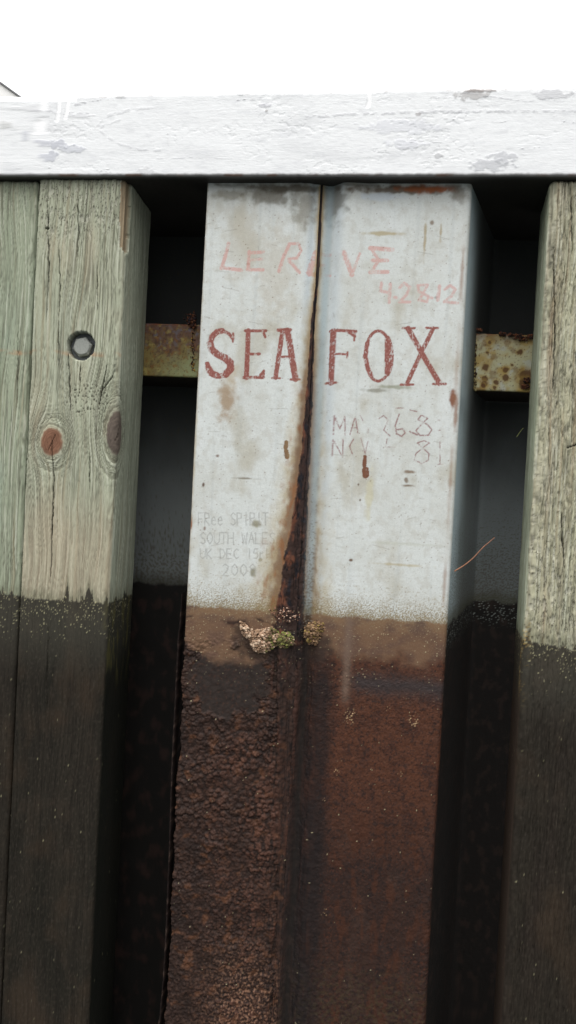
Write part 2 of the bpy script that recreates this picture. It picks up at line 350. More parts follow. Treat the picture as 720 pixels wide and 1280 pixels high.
def timber_post(xl, xr, depth, seed, style, label, knots=(), cracks=(), hole=None, chip=None, yoff=0.0, ztop=0.0, rc=(.012, .018), xback=None, xlback=None):
    fine = .0021
    A, N, s = profile([(xl if xlback is None else xlback, depth), (xl, yoff), (xr, yoff), (xr if xback is None else xback, depth)], [0, rc[0], rc[1], 0], [.005 if style != 'right' else .003, fine, .003])
    zt = Z_TOP+ztop
    zs = np.r_[np.arange(zt, P(100, 840)[1], -.0036), np.arange(P(100, 840)[1], -1.85, -.006), np.arange(-1.85, BOT, -.03)]
    n, m = len(A), len(zs)
    T0 = np.repeat((s-s[np.argmin(np.abs(A[:, 0]-xl)+np.abs(A[:, 1]-yoff))]+xl)[None], m, 0)     # unrolled coordinate: equals X on the front face
    X = np.repeat(A[None, :, 0], m, 0); Yb = np.repeat(A[None, :, 1], m, 0); Z = np.repeat(zs[:, None], n, 1)
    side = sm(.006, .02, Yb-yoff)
    w = T0+(.010 if style == 'right' else .026)*fbm(T0*4.5, Z*2.2, 2, seed)+.003*fbm(T0*25, Z*5, 3, seed+1)
    if hole is not None:
        r2 = ((T0-hole[0])/.05)**2+((Z-hole[1])/.09)**2; w = w-(T0-hole[0])*.35*np.exp(-r2*.6)
    kn = np.full(X.shape, 9.0); knid = np.zeros(X.shape, int)
    for i, (kx, kz, rx, rz) in enumerate(knots):
        dx = (T0-kx); r2 = (dx/(rx*1.25))**2+((Z-kz)/(rz*1.35))**2
        w = w-dx/np.maximum(r2, 1)*.92
        r = np.hypot(dx/rx, (Z-kz)/rz)+.08*fbm(T0*50, Z*50, 2, seed+4); knid = np.where(r < kn, i, knid); kn = np.minimum(kn, r)
    n1 = fbm(w*78, Z*1.3, 3, seed+10); n2 = fbm(w*190, Z*3.0, 3, seed+20); n3 = fbm(w*34, Z*.9, 2, seed+30)
    line = 1-sm(.0, .17, np.abs(n1)); line2 = 1-sm(0, .12, np.abs(n2))
    amp = {'left': 1.0, 'far': .75, 'right': 1.7}[style]
    amp = amp*(1-.6*side)
    disp = amp*(-.0022*line-.0012*line2+.0016*n1+.0010*n2)
    zt_ = zt-Z
    # weathered broken fibres
    tearzone = np.clip((sm(.30, .10, zt_)*.95+.12*sm(.1, .4, fbm(T0*8, Z*4, 2, 72)))*(1-side), 0, 1)
    if style == 'right': tearzone = np.clip(.55+.5*sm(.9, 1.25, zt_)-.2*sm(.2, .5, fbm(T0*6, Z*3, 2, 71)), 0, 1)*(1-side)
    if style == 'far': tearzone = sm(.2, .05, zt_)*.5
    tr = fbm(w*110, Z*22, 4, seed+40, .6); tear = sm(.10, .2, tr)*tearzone; tedge = (1-sm(0, .05, np.abs(tr-.12)))*tearzone
    disp = disp-.0030*tear*(1.2 if style == 'right' else 1)
    if style == 'right':
        big = fbm(w*36+.6*np.sin(Z*7), Z*6, 3, seed+55); disp = disp+.0042*big*(1-side)
        ridge = 1-sm(0, .12, np.abs(fbm(w*60, Z*5, 3, seed+58))); disp = disp-.0045*ridge*(1-side); lay = np.floor(3*fbm(w*40, Z*9, 4, seed+59))/3; disp = disp+.004*lay*(1-side)
        line = np.maximum(line*.5, ridge*.9)
    # colours of the dry wood
    base = {'left': (173, 177, 155), 'far': (158, 165, 143), 'right': (182, 180, 154)}[style]
    C = np.ones(X.shape+(3,))*lin(*base)
    C = mixc(C, sm(-.3, .5, n3)*.55, lin(*{'left': (146, 144, 126), 'far': (134, 142, 122), 'right': (150, 138, 114)}[style]))
    C = mixc(C, sm(.0, .6, fbm(T0*7, Z*2.2, 4, seed+50))*.55, lin(*{'left': (186, 174, 150), 'far': (160, 170, 150), 'right': (196, 190, 172)}[style]))
    C = mixc(C, sm(.1, .6, fbm(T0*9, Z*3, 4, seed+51))*.6, lin(*{'left': (158, 162, 144), 'far': (150, 162, 146), 'right': (166, 168, 148)}[style]))
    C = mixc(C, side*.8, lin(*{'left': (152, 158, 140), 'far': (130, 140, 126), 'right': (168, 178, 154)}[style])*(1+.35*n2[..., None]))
    C = mixc(C, line*(.62)*(1-.45*side)*sm(-.5, .3, fbm(T0*16, Z*2, 3, seed+52)), lin(78, 76, 62)); C = mixc(C, line2*.6*(1-.3*side)*sm(-.4, .3, fbm(T0*30, Z*4, 3, seed+53)), lin(92, 90, 78)); C = mixc(C, sm(.1, .45, n2)*.5, lin(208, 210, 192)); C = mixc(C, sm(.1, .5, fbm(w*60, Z*1.2, 3, seed+54))*.4, lin(*((150, 122, 92) if style == 'right' else (150, 136, 108)))*(1-.3*side[..., None]))
    C = mixc(C, tear*.35, lin(205, 202, 188)); C = mixc(C, tedge*.85, lin(62, 56, 46))
    if style == 'left':   # warm, cleaner wood low on the post
        zlo = sm(P(60, 590)[1], P(60, 690)[1], Z)*(1-side); C = mixc(C, zlo*.55, lin(170, 156, 134)*(1+.5*n2[..., None]))
    if style in ('left', 'far'):   # rust run across at bolt height
        q = sm(.012, .003, np.abs(Z-P(60, 441)[1]+.004*fbm(T0*20, Z, 2, 5)))*sm(-.15, .35, fbm(T0*14, Z*20, 3, 66)); C = mixc(C, q*.65*(1-side), lin(176, 134, 98))
    rough = np.full(X.shape, .85)
    # knots
    for i, (kx, kz, rx, rz) in enumerate(knots):
        r = np.hypot((T0-kx)/rx, (Z-kz)/rz)+.10*fbm(T0*60, Z*60, 2, seed+4)
        rim = (1-sm(.12, .35, np.abs(r-1.05)))
        a = np.arctan2(Z-kz, T0-kx)
        cc = lin(124, 90, 72) if i == 0 else lin(98, 88, 80)
        C = mixc(C, (1-sm(.85, 1.05, r)), cc*(1+.5*fbm(r*7+fbm(T0*60, Z*60, 3, 9), a*.6, 3, 8)[..., None]+.14*np.sin(r*34+3*fbm(T0*50, Z*50, 2, 10))[..., None]))
        C = mixc(C, rim*.12, lin(178, 160, 134) if i == 0 else lin(120, 108, 96)); disp = disp*sm(.7, 1.1, r)+.003*(1-sm(.6, 1.3, r))
        con = (1-sm(0, .3, np.abs(fbm(r*9+.5*fbm(T0*30, Z*30, 2, 9), a*.3, 2, 12))))*sm(2.9, 1.5, r)*sm(.95, 1.1, r)
        C = mixc(C, con*.62, lin(72, 68, 54)); disp = disp-.0018*con
        ck = np.zeros(X.shape); stroke(ck, T0, Z, [(kx-.010, kz-.028), (kx+.001, kz-.004), (kx+.012, kz+.024)], .0025)
        C = mixc(C, ck*.9, lin(40, 28, 22)); disp = disp-.003*ck
    # small punky pits between knots
    if style == 'left':
        pz = np.exp(-(((T0-P(108, 500)[0])/.10)**2+((Z-P(108, 500)[1])/.07)**2)); pit, _ = specks(T0, Z, .010, .75, .0028, 300)
        C = mixc(C, pit*sm(.3, .7, pz)*.85, lin(62, 58, 48)); disp = disp-.002*pit*sm(.3, .7, pz)
    # cracks
    jx = .0035*fbm(T0*30, Z*38, 4, seed+60); ck = np.zeros(X.shape)
    for pts, wd in cracks: stroke(ck, T0, Z, PP(pts), wd*PX*1.0, jx, jx, True)
    C = mixc(C, ck*.95, lin(34, 32, 26)); disp = disp-.009*ck
    # worn corner chip showing fresh brown wood
    if chip is not None:
        q = (T0 > chip[0]+.006*fbm(Z*14, T0*10, 4, 2)+.10*np.maximum(0, chip[2]+.10-Z))*(T0 < chip[1]+.004*fbm(Z*20, T0*0, 3, 4))*(Z > chip[2]+.03*fbm(T0*50, Z*8, 3, 3)+.25*np.maximum(0, T0-chip[1]+.02)); q = q.astype(float)
        C = mixc(C, q*.9, lin(146, 128, 104)*(1+.6*n2[..., None])); disp = disp*(1-.7*q)-.013*q*sm(chip[0]-.004, chip[0]+.012, T0)
    # the tide mark: ragged fingers, then soaked dark wood with small shells
    zw = ZW + {'left': 0, 'far': .004, 'right': -.025}[style] - .02*sm(0, .2, X-xl)*(style == 'right')
    fing = np.maximum(0, fbm(w*55, Z*1.5+3, 3, seed+80))*.12*sm(-.3, .4, fbm(T0*9, Z*0, 2, seed+81)+.15)+.006*fbm(w*150, Z*3, 2, seed+82)
    fing = fing+.05*np.exp(-((T0-P(110, 740)[0])/.012)**2)*(style == 'left')
    dd = zw+fing*(1-.5*side)-Z
    wet = sm(-.002, .004, dd)
    damp = sm(-.05, .0, dd+.03*fbm(w*40, Z*6, 3, seed+84)); C = mixc(C, damp*.5, lin(104, 104, 84)); C = mixc(C, damp*sm(.1, .4, fbm(w*70, Z*30, 3, seed+85))*.5, lin(70, 66, 54))
    dark = np.ones(X.shape+(3,))*lin(43, 39, 33)
    dark = mixc(dark, sm(-.3, .5, fbm(T0*9, Z*1.6, 4, seed+90))*.8, lin(*{'left': (32, 31, 26), 'far': (40, 36, 31), 'right': (46, 39, 34)}[style]))
    dark = mixc(dark, sm(.15, .5, fbm(T0*12, Z*7, 4, seed+91))*.5, lin(56, 48, 40)); dark = mixc(dark, line2*.35, lin(22, 19, 16)); dark = mixc(dark, sm(.1, .45, n2)*.16, lin(60, 53, 44)); hc = fbm(T0*14, Z*60, 4, seed+97); dark = mixc(dark, (1-sm(0, .03, np.abs(hc)))*sm(.0, .3, fbm(T0*7, Z*5, 3, seed+98))*.7, lin(22, 20, 18)); dark = mixc(dark, sm(.0, .4, fbm(T0*5, Z*3.5, 5, seed+96))*.45, lin(62, 50, 39)); dark = mixc(dark, sm(.1, .4, fbm(T0*120, Z*90, 3, seed+99))*.35, lin(70, 64, 56))
    dark = mixc(dark, line*.28, lin(20, 17, 15))
    if style == 'right': dark = mixc(dark, side*.7, lin(70, 58, 50))
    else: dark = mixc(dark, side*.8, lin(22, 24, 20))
    dark = mixc(dark, sm(.30, .06, zw-Z)*.55, lin(70, 68, 60))
    C = C*(1-wet[..., None])+dark*wet[..., None]
    if style == 'left': 
        al = sm(.24, .10, np.abs(zw-.10-Z))*sm(.02, .3, fbm(w*40, Z*8, 3, 401))*sm(-.03, .015, T0-xr)*wet; C = mixc(C, al*.6, lin(86, 82, 48))
    disp = disp*(1-(.62 if style == 'right' else .4)*wet); rough = np.where(wet > .5, .62, rough)
    below = zw+.01-Z
    for cell, pr, r, sd, z0, z1 in ((.0065, .42, .0015, 1, .0, .085), (.009, .30, .0018, 2, -.01, .18), (.019, .13, .0014, 3, 0, 2.5), (.012, .22, .0026, 4, .01, .06)):
        mk, idv = specks(T0, Z, cell, pr, r, seed*10+sd)
        mk = mk*sm(-.012, .006, below-z0)*(1-sm(z1*.5, z1, below+.04*fbm(T0*14, Z*14, 2, seed+sd)))*sm(.05, .3, .35+fbm(T0*11, Z*16, 3, seed+95+sd))*sm(-.02, .012, dd)
        C = mixc(C, mk*(.35+.5*idv)*(.55 if cell > .015 else 1), lin(190, 184, 146)*(.5+.5*idv[..., None])); disp = disp+.0012*mk
    if style == 'right':
        mk, idv = specks(T0, Z, .0055, .7, .0026, 441); mk = mk*sm(.10, .02, np.abs(T0-xl+.02)*2)*sm(-.05, -.02, dd)*sm(.26, .05, dd)*sm(-.15, .2, fbm(T0*14, Z*9, 3, 442)); C = mixc(C, mk*.85, lin(172, 146, 92)*(.6+.6*idv[..., None])); disp = disp+.002*mk
    # top end rounding and counterbore
    disp = disp-.010*sm(.016, 0, zt_+.004*fbm(w*60, Z*0, 2, 5))**2
    if hole is not None:
        hx, hz, hr = hole; a = np.arctan2(Z-hz, T0-hx)
        r = np.hypot(T0-hx, Z-hz)+.0022*fbm(a*2.2, a*0, 3, 6)*(1+sm(0, .02, Z-hz)); q = sm(hr+.0012, hr-.0012, r)
        C = mixc(C, sm(hr+.004, hr, r)*.2, lin(190, 194, 186)); C = mixc(C, q, lin(72, 74, 66))  # inside of the counterbore coloured dark to deepen its shade
        disp = disp*(1-q)-.038*q
    zz = Z.copy()
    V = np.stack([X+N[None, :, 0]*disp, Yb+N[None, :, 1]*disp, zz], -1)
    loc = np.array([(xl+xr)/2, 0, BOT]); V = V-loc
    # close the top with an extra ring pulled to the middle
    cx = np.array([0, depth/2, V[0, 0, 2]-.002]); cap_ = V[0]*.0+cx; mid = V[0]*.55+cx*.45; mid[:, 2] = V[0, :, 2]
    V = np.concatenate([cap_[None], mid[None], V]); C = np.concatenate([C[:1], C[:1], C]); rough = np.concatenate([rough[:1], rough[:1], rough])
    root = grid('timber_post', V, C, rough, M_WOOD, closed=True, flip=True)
    root.location = loc; tag(root, label, 'post', 'square timber fender posts')
    if hole is not None: bolt(root, hole[0], hole[1], yoff+.036, .0345 if hole[2] < .1 else .034)
    return root

# coordinates of the posts
xA_l = P(45, 300)[0]; xA_r = P(157, 300)[0]; xA_b = P(187, 300, .27)[0]
xB_l = P(683, 300)[0]
print('post X', xA_l, xA_r, xB_l, P(191, 300, .27), P(660, 480, .27))
def T(u, v, Y=0): return tuple(P(u, v, Y))
k1 = P(64, 552); k2 = (xA_r+.002, P(148, 541)[1])
hz = P(100, 432)
timber_post(xA_l, xA_r, .27, 11, 'left', 'green-grey timber post with a hex bolt and two brown knots, tide-darkened below',
    knots=[(k1[0], k1[1], .040, .050), (k2[0], k2[1], .040, .078)],
    cracks=[([(64, 548), (66, 600), (64, 660), (62, 744)], 2.2), ([(133, 455), (128, 480), (121, 515)], 2.0), ([(84, 440), (86, 480), (87, 528)], 1.6), ([(72, 390), (72, 470)], 1.0),
            ([(100, 455), (98, 490)], 1.3), ([(111, 565), (111, 620)], 1.2), ([(72, 300), (74, 360), (71, 420)], 1.2), ([(58, 240), (60, 330), (56, 420)], 1.4), ([(96, 240), (97, 290), (95, 330)], 1.4),
            ([(118, 500), (140, 470), (146, 440)], 1.0), ([(60, 780), (57, 850), (58, 900)], 1.5), ([(52, 285), (62, 286)], 2.0),  ([(120, 320), (121, 400)], 1.0)],
    hole=(hz[0], hz[1], .0475), chip=(P(149, 250)[0], xA_r+.030, P(160, 314)[1]), xback=xA_b)
timber_post(xA_l-.30, xA_l-.006, .27, 47, 'far', 'green-stained timber post with fine curving grain cut off by the left edge of the photo',
    cracks=[([(20, 400), (18, 520)], .8)], yoff=.012, ztop=-.004)
hb = P(738, 444)
timber_post(xB_l, xB_l+.30, .27, 83, 'right', 'tan timber post with deeply eroded grain, right of the steel piles',
    cracks=[([(706, 560), (718, 556), (732, 548)], 1.6), ([(690, 300), (692, 420), (688, 520)], 1.4), ([(712, 240), (714, 330)], 1.3), ([(700, 640), (704, 720)], 1.6)],
    hole=(hb[0], hb[1], .0475), rc=(.022, .012), yoff=.0, xlback=P(667, 410, .27)[0])

# ------------------------------------------------------------------ steel sheet piles
FY = .03; PANY = .54
XL = P(243, 470, FY)[0]; XS = P(388.5, 470, FY)[0]; XR = P(578, 420, FY)[0]; XPAN = P(601, 600, PANY)[0]
XL = P(249, 420, FY)[0]
print('sheet', XL, XS, XR, XPAN, [P(257, 235, FY)[0], P(231, 750, FY)[0], P(203, 1240, FY)[0]], [P(588, 235, FY)[0], P(558, 750, FY)[0], P(532, 1240, FY)[0]], [P(402, 240, FY)[0], P(375, 750, FY)[0], P(352, 1240, FY)[0]])

GL = {'A': [[(0, 0), (.5, 1), (1, 0)], [(.22, .4), (.78, .4)]], 'C': [[(1, .85), (.6, 1), (.1, .7), (.1, .3), (.6, 0), (1, .15)]], 'D': [[(0, 0), (0, 1), (.6, .9), (.95, .5), (.6, .1), (0, 0)]],
      'E': [[(.9, 1), (0, 1), (0, 0), (.9, 0)], [(0, .5), (.7, .5)]], 'F': [[(.9, 1), (0, 1), (0, 0)], [(0, .5), (.7, .5)]], 'H': [[(0, 0), (0, 1)], [(1, 0), (1, 1)], [(0, .5), (1, .5)]],
      'I': [[(.5, 0), (.5, 1)]], 'K': [[(0, 0), (0, 1)], [(.9, 1), (0, .45), (.9, 0)]], 'L': [[(0, 1), (0, 0), (.8, 0)]], 'O': [[(.5, 1), (.05, .7), (.05, .3), (.5, 0), (.95, .3), (.95, .7), (.5, 1)]],
      'P': [[(0, 0), (0, 1), (.8, .95), (.85, .6), (0, .5)]], 'R': [[(0, 0), (0, 1), (.8, .95), (.85, .6), (0, .5), (.9, 0)]], 'S': [[(.95, .85), (.5, 1), (.1, .8), (.3, .55), (.8, .42), (.9, .15), (.5, 0), (.05, .15)]],
      'T': [[(0, 1), (1, 1)], [(.5, 1), (.5, 0)]], 'U': [[(0, 1), (.05, .2), (.5, 0), (.95, .2), (1, 1)]], 'W': [[(0, 1), (.25, 0), (.5, .7), (.75, 0), (1, 1)]], 'e': [[(.05, .35), (.85, .4), (.6, .68), (.15, .55), (.1, .15), (.5, 0), (.9, .12)]],
      '0': [[(.5, 1), (.1, .7), (.1, .3), (.5, 0), (.9, .3), (.9, .7), (.5, 1)]], '1': [[(.5, 0), (.5, 1)]], '2': [[(.05, .8), (.4, 1), (.9, .8), (.7, .45), (.05, 0), (1, 0)]], '5': [[(.9, 1), (.2, 1), (.1, .55), (.7, .6), (.9, .3), (.6, 0), (.1, .05)]],
      '9': [[(.9, .75), (.5, 1), (.1, .75), (.4, .5), (.9, .7), (.8, .3), (.5, 0)]], 'h': [[(0, 1), (0, 0)], [(0, .4), (.6, .5), (.7, 0)]], 'r': [[(0, .6), (0, 0)], [(0, .45), (.6, .6)]]}
def text_strokes(txt, u0, v0, u1, v1):
    out = []; n = len(txt); w = (u1-u0)/n
    for i, ch in enumerate(txt):
        for pl in GL.get(ch, []):
            out.append([(u0+w*(i+.1+.78*x), v1-(v1-v0)*y) for x, y in pl])
    return out
def c1(pts): return [(240+x/4.5, 290+y/4.5) for x, y in pts]
def c2(pts): return [(390+x/3.6, 290+y/3.6) for x, y in pts]
def c4(pts): return [(400+x/4, 500+y/4) for x, y in pts]
def c3(pts): return [(230+x/5.143, 620+y/5.143) for x, y in pts]
O_pts = [(298+58*math.cos(a), 558+113*math.sin(a)) for a in np.linspace(0, 2*math.pi, 33)]
SEAFOX = [(c1([(232, 570), (230, 618)]), 2.6), (c1([(230, 600), (208, 572), (170, 556)]), 4.0), (c1([(170, 556), (140, 562), (112, 590), (103, 625)]), 7.0), (c1([(103, 625), (110, 660), (145, 690), (185, 708)]), 8.5),
          (c1([(185, 708), (215, 735), (218, 770), (190, 800)]), 9.0), (c1([(190, 800), (155, 812), (120, 800), (98, 780), (86, 742)]), 6.0), (c1([(84, 740), (80, 765)]), 3.0), (c1([(95, 770), (110, 795), (140, 808)]), 8),
          (c1([(317, 555), (306, 820)]), 6.0), (c1([(300, 556), (415, 556)]), 3.6), (c1([(398, 556), (413, 592)]), 3.2), (c1([(308, 688), (380, 686)]), 3.4), (c1([(290, 818), (402, 818)]), 3.8), (c1([(385, 805), (405, 782)]), 3.4), (c1([(404, 780), (402, 822)]), 2.6),
          (c1([(510, 556), (470, 820)]), 5.6), (c1([(538, 556), (560, 690), (582, 826)]), 7.6), (c1([(480, 704), (560, 700)]), 3.0), (c1([(486, 552), (552, 552)]), 4.4), (c1([(450, 822), (496, 822)]), 2.4), (c1([(555, 830), (605, 830)]), 2.8),
          (c2([(95, 445), (86, 678)]), 7.0), (c2([(82, 444), (198, 447)]), 3.6), (c2([(165, 452), (193, 470)]), 3.2), (c2([(193, 447), (190, 488)]), 2.6), (c2([(104, 550), (160, 552)]), 2.6), (c2([(160, 542), (158, 567)]), 2.2), (c2([(60, 679), (110, 679)]), 3.0),
          (c2(O_pts), 3.6), (c2([(p[0], p[1]) for p in O_pts if p[0] > 335]), 6.2),
          (c2([(247+2, 500), (240, 560), (250, 610), (266, 645)]), 5.4),
          (c2([(432, 434), (500, 555), (574, 682)]), 6.2), (c2([(545, 434), (488, 552), (426, 685)]), 5.0), (c2([(408, 432), (462, 433)]), 2.6), (c2([(514, 432), (566, 432)]), 2.6), (c2([(400, 687), (456, 687)]), 2.8), (c2([(545, 684), (602, 684)]), 2.8)]
REVE = [(c1([(207, 65), (186, 140), (166, 205)]), 4), (c1([(165, 200), (278, 215)]), 4), (c1([(322, 110), (316, 212)]), 4), (c1([(325, 118), (400, 113)]), 3.6), (c1([(325, 158), (395, 152)]), 3.0), (c1([(312, 212), (400, 213)]), 3.6),
        (c1([(548, 70), (515, 140), (490, 220)]), 4), (c1([(545, 66), (598, 66), (614, 105), (590, 148), (545, 150)]), 3), (c1([(545, 160), (605, 228)]), 3.6), (c1([(692, 125), (660, 230)]), 4.4), (c1([(655, 228), (690, 235)]), 5), (c1([(696, 110), (672, 180), (660, 230)]), 6), (c1([(690, 120), (712, 116)]), 5),
        (c2([(0, 150), (25, 90), (80, 95)]), 3.6), (c2([(10, 145), (55, 140)]), 3), (c2([(60, 185), (80, 190)]), 3), (c2([(145, 95), (180, 195)]), 5), (c2([(180, 195), (215, 98)]), 3), (c2([(262, 72), (362, 80)]), 4.6), (c2([(268, 78), (298, 122)]), 3.2), (c2([(272, 128), (338, 128)]), 4), (c2([(262, 180), (340, 180)]), 4.2), (c2([(300, 128), (270, 175)]), 3.2)]
DATE = [(c2(p), w) for p, w in (([(314, 228), (308, 265), (350, 274)], 3.2), ([(352, 235), (348, 316)], 3.6), ([(372, 294), (380, 296)], 3.4), ([(395, 250), (415, 230), (440, 248), (425, 283), (393, 315), (442, 315)], 3.2), ([(520, 238), (476, 240), (482, 268), (524, 290), (518, 314), (480, 306), (500, 278), (520, 240)], 3.0),
        ([(536, 296), (542, 297)], 2.6), ([(574, 243), (566, 306)], 3.8), ([(598, 258), (622, 240), (645, 258), (628, 288), (594, 314), (656, 320)], 3.2))]
MAY = [(c4(p), w) for p, w in (([(68, 172), (72, 80), (100, 145), (124, 84), (126, 176)], 1.9), ([(150, 172), (176, 84), (190, 166)], 1.8), ([(156, 140), (184, 138)], 1.4), ([(202, 78), (214, 104)], 1.2), ([(240, 145), (240, 165)], 1.5),
       ([(293, 94), (318, 78), (342, 100), (318, 150), (350, 180)], 1.5), ([(396, 72), (376, 128), (382, 168), (408, 182), (426, 164), (412, 144), (384, 148)], 2.0), ([(450, 158), (486, 174)], 2.4), ([(505, 78), (490, 98), (536, 122), (560, 148), (542, 176), (500, 178), (480, 152), (512, 118), (538, 92), (512, 78)], 2.0),
       ([(64, 280), (66, 200), (114, 285), (116, 198)], 1.8), ([(168, 196), (148, 232), (162, 272)], 1.9), ([(204, 190), (226, 268), (240, 205)], 1.0), ([(336, 195), (328, 235), (376, 236)], 1.2), ([(450, 50), (485, 58)], 1.5), ([(380, 40), (415, 40)], 1.3), ([(590, 100), (600, 100)], 1), ([(590, 152), (602, 152)], 1),
       ([(548, 216), (520, 203), (486, 215), (520, 245), (546, 270), (542, 300), (510, 318), (472, 300), (480, 268), (520, 235), (545, 215)], 1.7), ([(600, 208), (600, 320)], 1.2), ([(586, 322), (616, 321)], 1.1))]
FREE = []
for t_, b in (("FRee SPIRIT", (88, 108, 545, 188)), ("SOUTH WALES", (100, 235, 590, 308)), ("UK DEC 15rh", (100, 340, 570, 402)), ("2009", (240, 438, 470, 512))):
    (u0, v0), (u1, v1) = c3([b[:2], b[2:]]); FREE += [(q, 1.35) for q in text_strokes(t_, u0, v0, u1, v1)]

def steel_fields(X, Z, web, pan, left):
    """colour, relief and roughness of the painted and rusted flange; X, Z in wall metres on the flange plane"""
    q = lambda u, v: P(u, v, FY)
    zt = Z_TOP+.0
    C = np.ones(X.shape+(3,))*lin(207, 211, 208)
    C = mixc(C, sm(-.3, .5, fbm(X*6, Z*4, 5, 501))*.45, lin(190, 190, 182))
    C = mixc(C, sm(.0, .6, fbm(X*11, Z*7, 5, 502))*.6, lin(214, 218, 217))
    C = mixc(C, sm(.05, .5, fbm(X*8, Z*5, 5, 503))*.65, lin(174, 168, 150)); C = mixc(C, sm(.0, .35, fbm(X*34, Z*26, 4, 506))*.28, lin(176, 172, 160))
    C = mixc(C, sm(.12, .5, fbm(X*45, Z*1.3, 3, 504))*.22, lin(170, 176, 176))
    C = mixc(C, sm(0, .5, fbm(X*150, Z*150, 3, 505))*.18, lin(160, 158, 148))
    disp = .0004*fbm(X*60, Z*60, 3, 510)+.0012*fbm(X*5, Z*3, 2, 511)
    rough = np.full(X.shape, .55)
    blue = np.exp(-((X-q(383, 420)[0])/.018)**2)+.9*np.exp(-((X-q(415, 420)[0])/.022)**2)
    C = mixc(C, blue*.45, lin(184, 197, 206))  # bluish shading of the seam fold put into the colour
    zbot = q(400, 772)[1]
    rr = 9e9
    # bare stains and smudges
    def blob(u, v, ru, rv, color, a, seed, ns=.8, f=30):
        nonlocal C
        x0, z0 = q(u, v); ru *= PX; rv *= PX
        sel = (np.abs(X-x0) < ru*2.3) & (np.abs(Z-z0) < rv*2.3)
        if not sel.any(): return
        d_ = np.hypot((X[sel]-x0)/ru, (Z[sel]-z0)/rv)+ns*fbm(X[sel]*f, Z[sel]*f, 4, seed)
        C[sel] = mixc(C[sel], (1-sm(.35, 1.15, d_))*a, lin(*color))
    for i, b in enumerate([(283, 500, 13, 30, (150, 122, 88), .75), (290, 470, 9, 18, (176, 158, 128), .5), (340, 245, 40, 16, (104, 98, 84), .75), (380, 258, 18, 34, (128, 124, 112), .7), (415, 250, 22, 32, (108, 106, 98), .75), (290, 244, 30, 8, (120, 112, 92), .6),
                           (500, 238, 75, 6, (92, 74, 56), .85), (535, 236, 40, 6, (156, 86, 46), .9), (575, 243, 12, 12, (120, 112, 100), .7), (360, 236, 60, 6, (78, 70, 56), .8), (478, 246, 30, 6, (196, 204, 210), .8), (344, 340, 26, 70, (184, 178, 164), .5), (300, 300, 26, 60, (188, 184, 172), .45),
                           (566, 498, 4, 20, (126, 78, 54), .95), (570, 512, 3, 30, (134, 92, 66), .7), (478, 292, 30, 3, (168, 152, 112), .75), (531, 300, 2.2, 26, (160, 142, 104), .7), (551, 290, 2, 14, (160, 142, 104), .7), (540, 278, 3, 3, (120, 100, 80), .8), (495, 484, 26, 3, (120, 122, 92), .6), (470, 488, 18, 3, (110, 106, 86), .6),
                           (462, 617, 5, 34, (196, 190, 158), .6), (310, 330, 3, 2, (110, 98, 60), .9), (512, 590, 8, 2.4, (120, 96, 70), .8), (508, 600, 3, 4, (110, 90, 68), .8), (510, 607, 9, 2.2, (110, 88, 62), .8), (320, 655, 7, 6, (120, 112, 76), .7), (316, 715, 5, 8, (110, 104, 70), .7), (325, 700, 3, 3, (120, 112, 76), .6),
                           (500, 706, 34, 2, (168, 150, 104), .5), (505, 680, 60, 2.5, (180, 182, 168), .4), (545, 372, 3, 2, (100, 90, 80), .5), (448, 606, 1.6, 2, (90, 70, 50), .9), (450, 625, 1.5, 2, (90, 70, 50), .9), (438, 700, 3, 2.2, (100, 70, 48), .9), (272, 570, 3, 2.5, (110, 80, 60), .8), (254, 606, 2, 4, (90, 66, 52), .9),
                           (306, 598, 16, 1.6, (110, 100, 80), .7), (256, 660, 2, 3, (110, 80, 60), .7), (244, 560, 2, 70, (196, 190, 172), .6), (239, 655, 1.5, 12, (140, 84, 56), .9)]):
        blob(*b, 520+i*2)
    C = mixc(C, np.maximum(0, 1-np.abs(Z-(q(400, 232)[1]))/.016)*.6*sm(-.3, .2, fbm(X*20, Z*30, 3, 580)), lin(84, 72, 56))
    # writing
    jx = .0012*fbm(X*110, Z*110, 2, 600); jz = .0012*fbm(X*110, Z*110, 2, 601)
    worn = fbm(X*230, Z*130, 3, 610); worn2 = fbm(X*60, Z*25, 3, 611)
    def write(strokes, color, a, wear, thr, k=.8, soft=1.0):
        nonlocal C
        mk = np.zeros(X.shape)
        for pts, w in strokes: stroke(mk, X, Z, PP(pts, FY), w*PX*soft, jx*k, jz*k)
        mk = mk*(1-wear*sm(thr, thr+.18, worn*.6+worn2*.7)); C = mixc(C, mk*a, lin(*color))
        return mk
    write(REVE, (202, 156, 148), .75, .6, .06, 1.2, 1.15); write(DATE, (202, 160, 154), .72, .6, .08, 1.1, 1.1)
    mk = write(SEAFOX, (134, 72, 62), .95, .62, .12, 1.0, 1.05)
    C = mixc(C, mk*sm(-.1, .3, worn)*.25, lin(190, 140, 134))
    write(MAY, (132, 84, 84), .75, .75, .02, .8, .9); write(FREE, (148, 148, 144), .62, .4, .08)
    write([(c4([(225, 285), (222, 330)]), 5.0), (c4([(228, 350), (228, 375)]), 8.5), (c1([(0, 0), (0, 0)]), .1)], (112, 66, 42), .95, .2, .3, 1.6)
    write([([(358, 553), (357, 560)], 5), ([(358, 564), (359, 571)], 6)], (112, 78, 48), .95, .2, .3, 1.6)
    # hairline scratches
    rs = random.Random(4)
    mk = np.zeros(X.shape)
    for i in range(46):
        u, v = rs.uniform(250, 560), rs.uniform(260, 730); a = rs.uniform(-.3, .3)+(math.pi/2 if rs.random() < .25 else 0); l_ = rs.uniform(3, 22)
        stroke(mk, X, Z, PP([(u, v), (u+l_*math.cos(a), v+l_*math.sin(a))], FY), .9*PX, jx, jz)
    C = mixc(C, mk*.35, lin(120, 112, 100))
    dk, idv = specks(X, Z, .016, .22, .0016, 640); C = mixc(C, dk*.6, lin(110, 84, 60))
